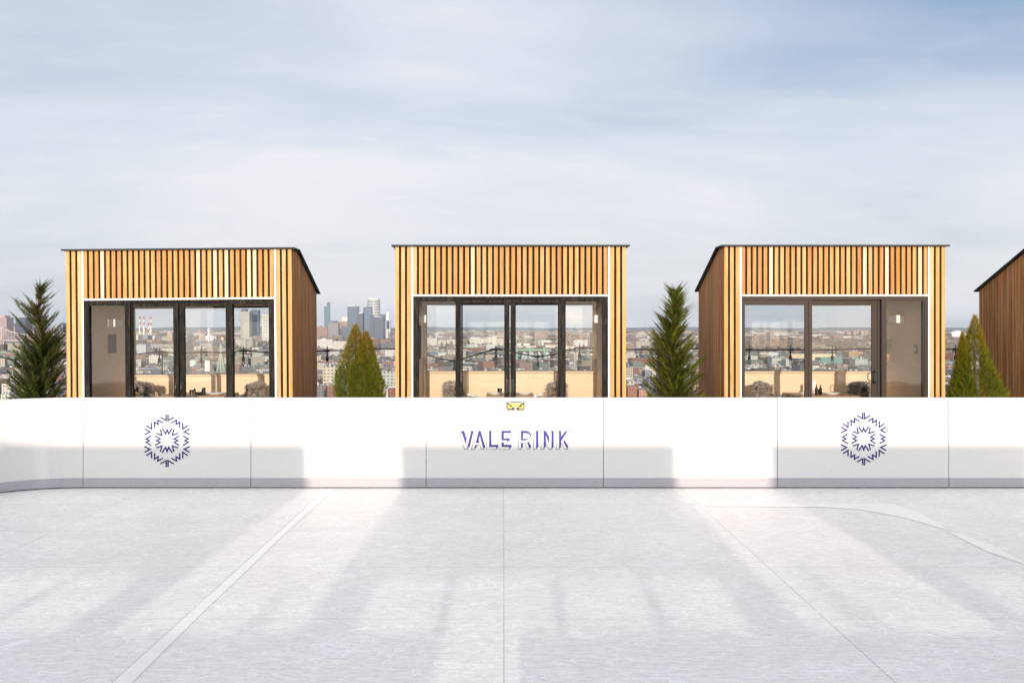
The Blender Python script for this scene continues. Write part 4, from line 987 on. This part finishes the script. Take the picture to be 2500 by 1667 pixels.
# digester eggs and the green gantry
d = 2250
for i, px in enumerate((1281, 1298, 1315, 1336)):
    r = empty('digester_egg', (px2x(px, d), d, GZ), ['leftmost silver egg of the green plant', 'second silver egg of the green plant', 'third silver egg of the green plant', 'rightmost silver egg of the green plant'][i], 'digester', 'egg shaped digesters of the green plant')
    special_zone(px-9, px+9, d, 20); hh = zz_(858, d)
    m = MB(); m.lathe([(3, 0), (6, hh*.25), (7.2, hh*.5), (6.2, hh*.72), (3.6, hh*.9), (.6, hh)], 18, (0, 8, 0), (.36, .41, .43)); m.build('shell', M_plain, r, True)
    m = MB()
    for s in (-1, 1): m.tube([(s*7.6, 0, 4), (0, 0, hh-1)], .45, 4, col=(.75, .77, .74)); m.tube([(s*7.6, 0, hh*.55), (0, 0, 3)], .35, 4, col=(.7, .72, .7))
    m.build('diamond_brace', M_plain, r)
r = empty('green_gantry', (px2x(1300, d), d+22, GZ), 'pale green walkway structure above the silver eggs', 'gantry')
m = MB(); wx_ = px2x(1347, d)-px2x(1300, d)
m.box(-px2x(1300, d)+px2x(1254, d), wx_, 0, 6, zz_(856, d+22), zz_(852.5, d+22), (.30, .42, .32)); m.build('walkway', M_plain, r)
for px in (1262, 1295, 1330):
    m = MB(); m.box(px2x(px-2.4, d)-px2x(1300, d), px2x(px+2.4, d)-px2x(1300, d), -3, 6, 0, zz_(850, d), (.24, .38, .27)); m.build('stair_tower', M_plain, r)
special_zone(1254, 1347, d, 40)
# cantilever truss bridge over the river at the far left
d = 3300; r = empty('truss_bridge', (px2x(60, d), d, GZ), 'pale pink steel truss bridge across the river at the far left', 'bridge'); X0 = px2x(60, d)
zb_ = zz_(830, d); c = (.52, .42, .42); tops = [(-60, 822), (-25, 812), (5, 799), (22, 809), (60, 817), (100, 813), (128, 799), (150, 812), (190, 822)]
m = MB(); m.box(px2x(-80, d)-X0, px2x(215, d)-X0, 0, 14, zb_-3, zb_, c); m.build('deck', M_plain, r)
def tz(px):
    for (a, ya), (b_, yb) in zip(tops, tops[1:]):
        if a <= px <= b_: return zz_(ya+(yb-ya)*(px-a)/(b_-a), d)
    return zb_+6
m = MB()
for yo in (0, 13):
    for (a, ya), (b_, yb) in zip(tops, tops[1:]): m.tube([(px2x(a, d)-X0, yo, zz_(ya, d)), (px2x(b_, d)-X0, yo, zz_(yb, d))], 1.1, 4, col=c)
    for k_ in range(-60, 190, 8):
        xa = px2x(k_, d)-X0; xb = px2x(k_+4, d)-X0; xc = px2x(k_+8, d)-X0
        m.tube([(xa, yo, zb_), (xa, yo, tz(k_))], .7, 4, col=c); m.tube([(xa, yo, tz(k_)), (xb, yo, zb_), (xc, yo, tz(k_+8))], .6, 4, col=c)
m.build('truss', M_plain, r)
for px in (5, 128):
    m = MB(); x_ = px2x(px, d)-X0; m.box(x_-5, x_-2, 0, 14, 0, tz(px), c); m.box(x_+2, x_+5, 0, 14, 0, tz(px), c); m.build('pier', M_plain, r)

# ---- low buildings: candidates on a turned street grid
rng = random.Random(77); ang = R(17); ca, sa = math.cos(ang), math.sin(ang)
cands = []
def place(x, y, wd_, dp_, ht, wall, roof, spacing=True):
    px = VX+x/y*F; hw = (wd_+dp_)*.5/y*F*.7
    if px+hw < -60 or px-hw > 2560: return
    top = VY+(EYE-GZ-ht)/y*F; bot = VY+(EYE-GZ)/y*F
    for a, b_, d0, d1, lim_ in keepout:
        if a-hw < px < b_+hw:
            if d0-dp_ < y < d1+dp_: return
            if y < d1:                      # would it cover the special building in the picture?
                if top < lim_: return
    cands.append((x, y, wd_, dp_, ht, wall, roof, px, top, bot, hw))
def wallc(px, y):
    base = rng.choices([CREAM, WHITE, TAN, BRICK, GREY, BROWN, GREEN, PINK, BLUE], [8, 7, 6, 6 if y < 1800 else 3, 8, 7, 4 if y < 2600 else 1, 3, 3])[0]
    if y > 4200: base = rng.choices([CREAM, TAN, PINK, WHITE, BRICK, GREY, BROWN], [6, 5, 6, 3, 3, 3, 3])[0]
    return base
def grid(d0, d1, cell, dens, hts, jit=.2, big=1.0):
    n = int(d1*1.3/cell)
    lim = 1360/F
    for i in range(-n, n):
        if i % 9 == 8: continue
        for j in range(0, int(d1*1.25/cell)):
            if j % 4 == 3: continue
            u = i*cell; v_ = j*cell; x = u*ca-v_*sa; y = u*sa+v_*ca
            if y < d0 or y > d1 or abs(x+.02*y) > y*lim: continue
            if rng.random() > dens: continue
            px = VX+x/y*F
            if 1790 < px < 2330 and 3000 < y < 5300 and rng.random() < .88: continue     # woods there
            if px < 340 and 3350 < y < 5400: continue                                    # river
            if px < 340 and 3000 < y < 3400: continue
            s_ = rng.random(); ht = hts[0]+(hts[1]-hts[0])*s_**2.2
            wd_ = cell*rng.uniform(.55, .95); dp_ = cell*rng.uniform(.55, .95)
            if rng.random() < .06 and y < 2600: wd_ *= 2.2; dp_ *= 1.5; ht = rng.uniform(7, 10)
            place(x+rng.uniform(-jit, jit)*cell, y+rng.uniform(-jit, jit)*cell, wd_, dp_, ht, wallc(px, y), rng.choice(ROOFS))
grid(940, 1500, 21, .90, (7, 20)); grid(1500, 2600, 30, .85, (7, 24)); grid(2600, 6000, 58, .75, (8, 34)); grid(6000, 15500, 120, .7, (10, 42))
scored = []
for q in cands:
    x, y, wd_, dp_, ht, wall, roof, px, top, bot, hw = q
    w_ = seen(px, top, bot)
    area = (hw*2)*(bot-top+dp_/y*170) if w_ and y < 2300 else 0
    scored.append((area, q, w_))
scored.sort(key=lambda s: -s[0])
indiv = [s for s in scored[:230] if s[0] > 0]; rest = scored[len(indiv):]
M_rot = Matrix.Rotation(ang, 4, 'Z')
def low_mesh(m, x, y, wd_, dp_, ht, wall, roof, local, rr):
    T = Matrix.Translation((x, y, GZ)) @ M_rot if not local else Matrix.Identity(4)
    k_ = rr.uniform(.8, 1.15); wc = tuple(min(.85, c*k_) for c in wall)
    m.box(-wd_/2, wd_/2, -dp_/2, dp_/2, 0, ht, wc, M=T, top=roof, bottom=False)
    if y < 2600:
        for i in range(rr.randint(0, 3)):
            a = rr.uniform(-wd_*.4, wd_*.25); b_ = rr.uniform(-dp_*.4, dp_*.25); s_ = rr.uniform(1.5, 4)
            m.box(a, a+s_, b_, b_+s_, ht-.1, ht+rr.uniform(1, 3), rr.choice([(.4, .38, .36), (.6, .6, .58), (.2, .18, .17), wc]), M=T, bottom=False)
# everything beyond the 300 largest: one mass.  Its mesh is laid out in the turned street grid
inv = M_rot.inverted()
m = MB(); rr = random.Random(8)
for _, q, _w in rest:
    x, y, wd_, dp_, ht, wall, roof = q[:7]; l = inv @ Vector((x, y, 0))
    k_ = rr.uniform(.8, 1.15); wc = tuple(min(.85, c*k_) for c in wall)
    m.box(l.x-wd_/2, l.x+wd_/2, l.y-dp_/2, l.y+dp_/2, 0, ht, wc, top=roof, bottom=False)
    if y < 2600:
        for i in range(rr.randint(0, 3)):
            a = l.x+rr.uniform(-wd_*.4, wd_*.25); b_ = l.y+rr.uniform(-dp_*.4, dp_*.25); s_ = rr.uniform(1.5, 4)
            m.box(a, a+s_, b_, b_+s_, ht-.1, ht+rr.uniform(1, 3), rr.choice([(.4, .38, .36), (.6, .6, .58), (.2, .18, .17)]), bottom=False)
ob = m.build('city_buildings', M_city); ob.location = (0, 0, GZ); ob.rotation_euler = (0, 0, ang); tag(ob, 'dense low city blocks stretching to the horizon', 'buildings', kind='stuff')
ords = ['nearest', 'second nearest', 'third nearest', 'fourth nearest', 'fifth nearest', 'sixth nearest', 'seventh nearest', 'eighth nearest', 'ninth nearest', 'tenth nearest'] + ['%dth nearest' % i for i in range(11, 60)]
cnt = {}
for area, q, w_ in sorted(indiv, key=lambda s: s[1][1]):
    x, y, wd_, dp_, ht, wall, roof, px = q[:8]
    key = (NAMES[wall], w_); n_ = cnt.get(key, 0); cnt[key] = n_+1
    m = MB(); low_mesh(m, x, y, wd_, dp_, ht, wall, roof, True, rr)
    ob = m.build('low_building', M_city); ob.location = (x, y, GZ); ob.rotation_euler = (0, 0, ang)
    tag(ob, '%s %s low building %s' % (ords[n_], NAMES[wall], w_), 'building', 'low buildings of the city below')

# ---- bare winter trees: scattered clumps and the woods
def tree_mass(pts, name, lb, cols, seed):
    rr = random.Random(seed); m = MB()
    for (x, y, s_) in pts:
        c = rr.choice(cols); k_ = rr.uniform(.75, 1.25); c = tuple(v_*k_ for v_ in c); r_ = 4.2*s_; h_ = 11*s_*rr.uniform(.7, 1.15)
        n_ = 6; ph = rr.random()*6; ring = []
        for j in range(n_):
            a = ph+2*math.pi*j/n_; q = r_*rr.uniform(.7, 1.25); ring.append((x+q*math.cos(a), y+q*math.sin(a), GZ+h_*rr.uniform(.35, .75)))
        tp = (x+rr.uniform(-1, 1), y, GZ+h_)
        for j in range(n_):
            a, b_ = ring[j], ring[(j+1) % n_]; m.face([a, b_, tp], c); m.face([(x, y, GZ), b_, a], c)
    return tag(m.build(name, M_wood), lb, 'trees', kind='stuff')
rng = random.Random(12); pts = []
for i in range(5200):
    y = math.sqrt(rng.uniform(3050**2, 5300**2)); px = rng.uniform(1740, 2420); edge = 60*math.sin(px*.03)
    if px < 1700 and rng.random() < .6: continue
    pts.append((px2x(px, y), y+edge, rng.uniform(1.1, 2.0)))
tree_mass(pts, 'bare_woods', 'belt of bare brown woods beyond the sheds in the right cabin view', [(.17, .12, .09), (.13, .11, .08), (.12, .12, .07), (.20, .15, .12)], 3)
pts = []
for i in range(5200):
    y = math.sqrt(rng.uniform(960**2, 6500**2)); px = rng.uniform(-40, 2540)
    if px < 340 and 3200 < y < 5400: continue
    k_ = math.sin(px*.021+y*.004)+math.sin(y*.011+px*.013)
    if rng.random() > .5+.35*k_: continue
    pts.append((px2x(px, y), y, rng.uniform(.6, 1.0) if y < 2500 else rng.uniform(1., 2.2)))
tree_mass(pts, 'bare_street_trees', 'bare brown street trees scattered among the city blocks', [(.17, .12, .09), (.21, .15, .12), (.13, .10, .08)], 4)

# ------------------------------------------------------------------ air
m = MB(); m.box(-18500, 18500, -120, FAR+850, GZ-1.2, 270)
hz_m = bpy.data.materials.new('city_haze'); hz_m.use_nodes = True; t = NT(hz_m.node_tree); t.n.clear()
o_ = t.new('ShaderNodeOutputMaterial'); pv = t.new('ShaderNodeVolumePrincipled'); pv.inputs['Color'].default_value = (.74, .84, .98, 1)
pv.inputs['Density'].default_value = 2.8e-5; pv.inputs['Anisotropy'].default_value = 0.0; t.l.new(pv.outputs[0], o_.inputs['Volume'])
hb = m.build('haze', hz_m); tag(hb, 'pale winter haze over the city', 'haze', kind='stuff')
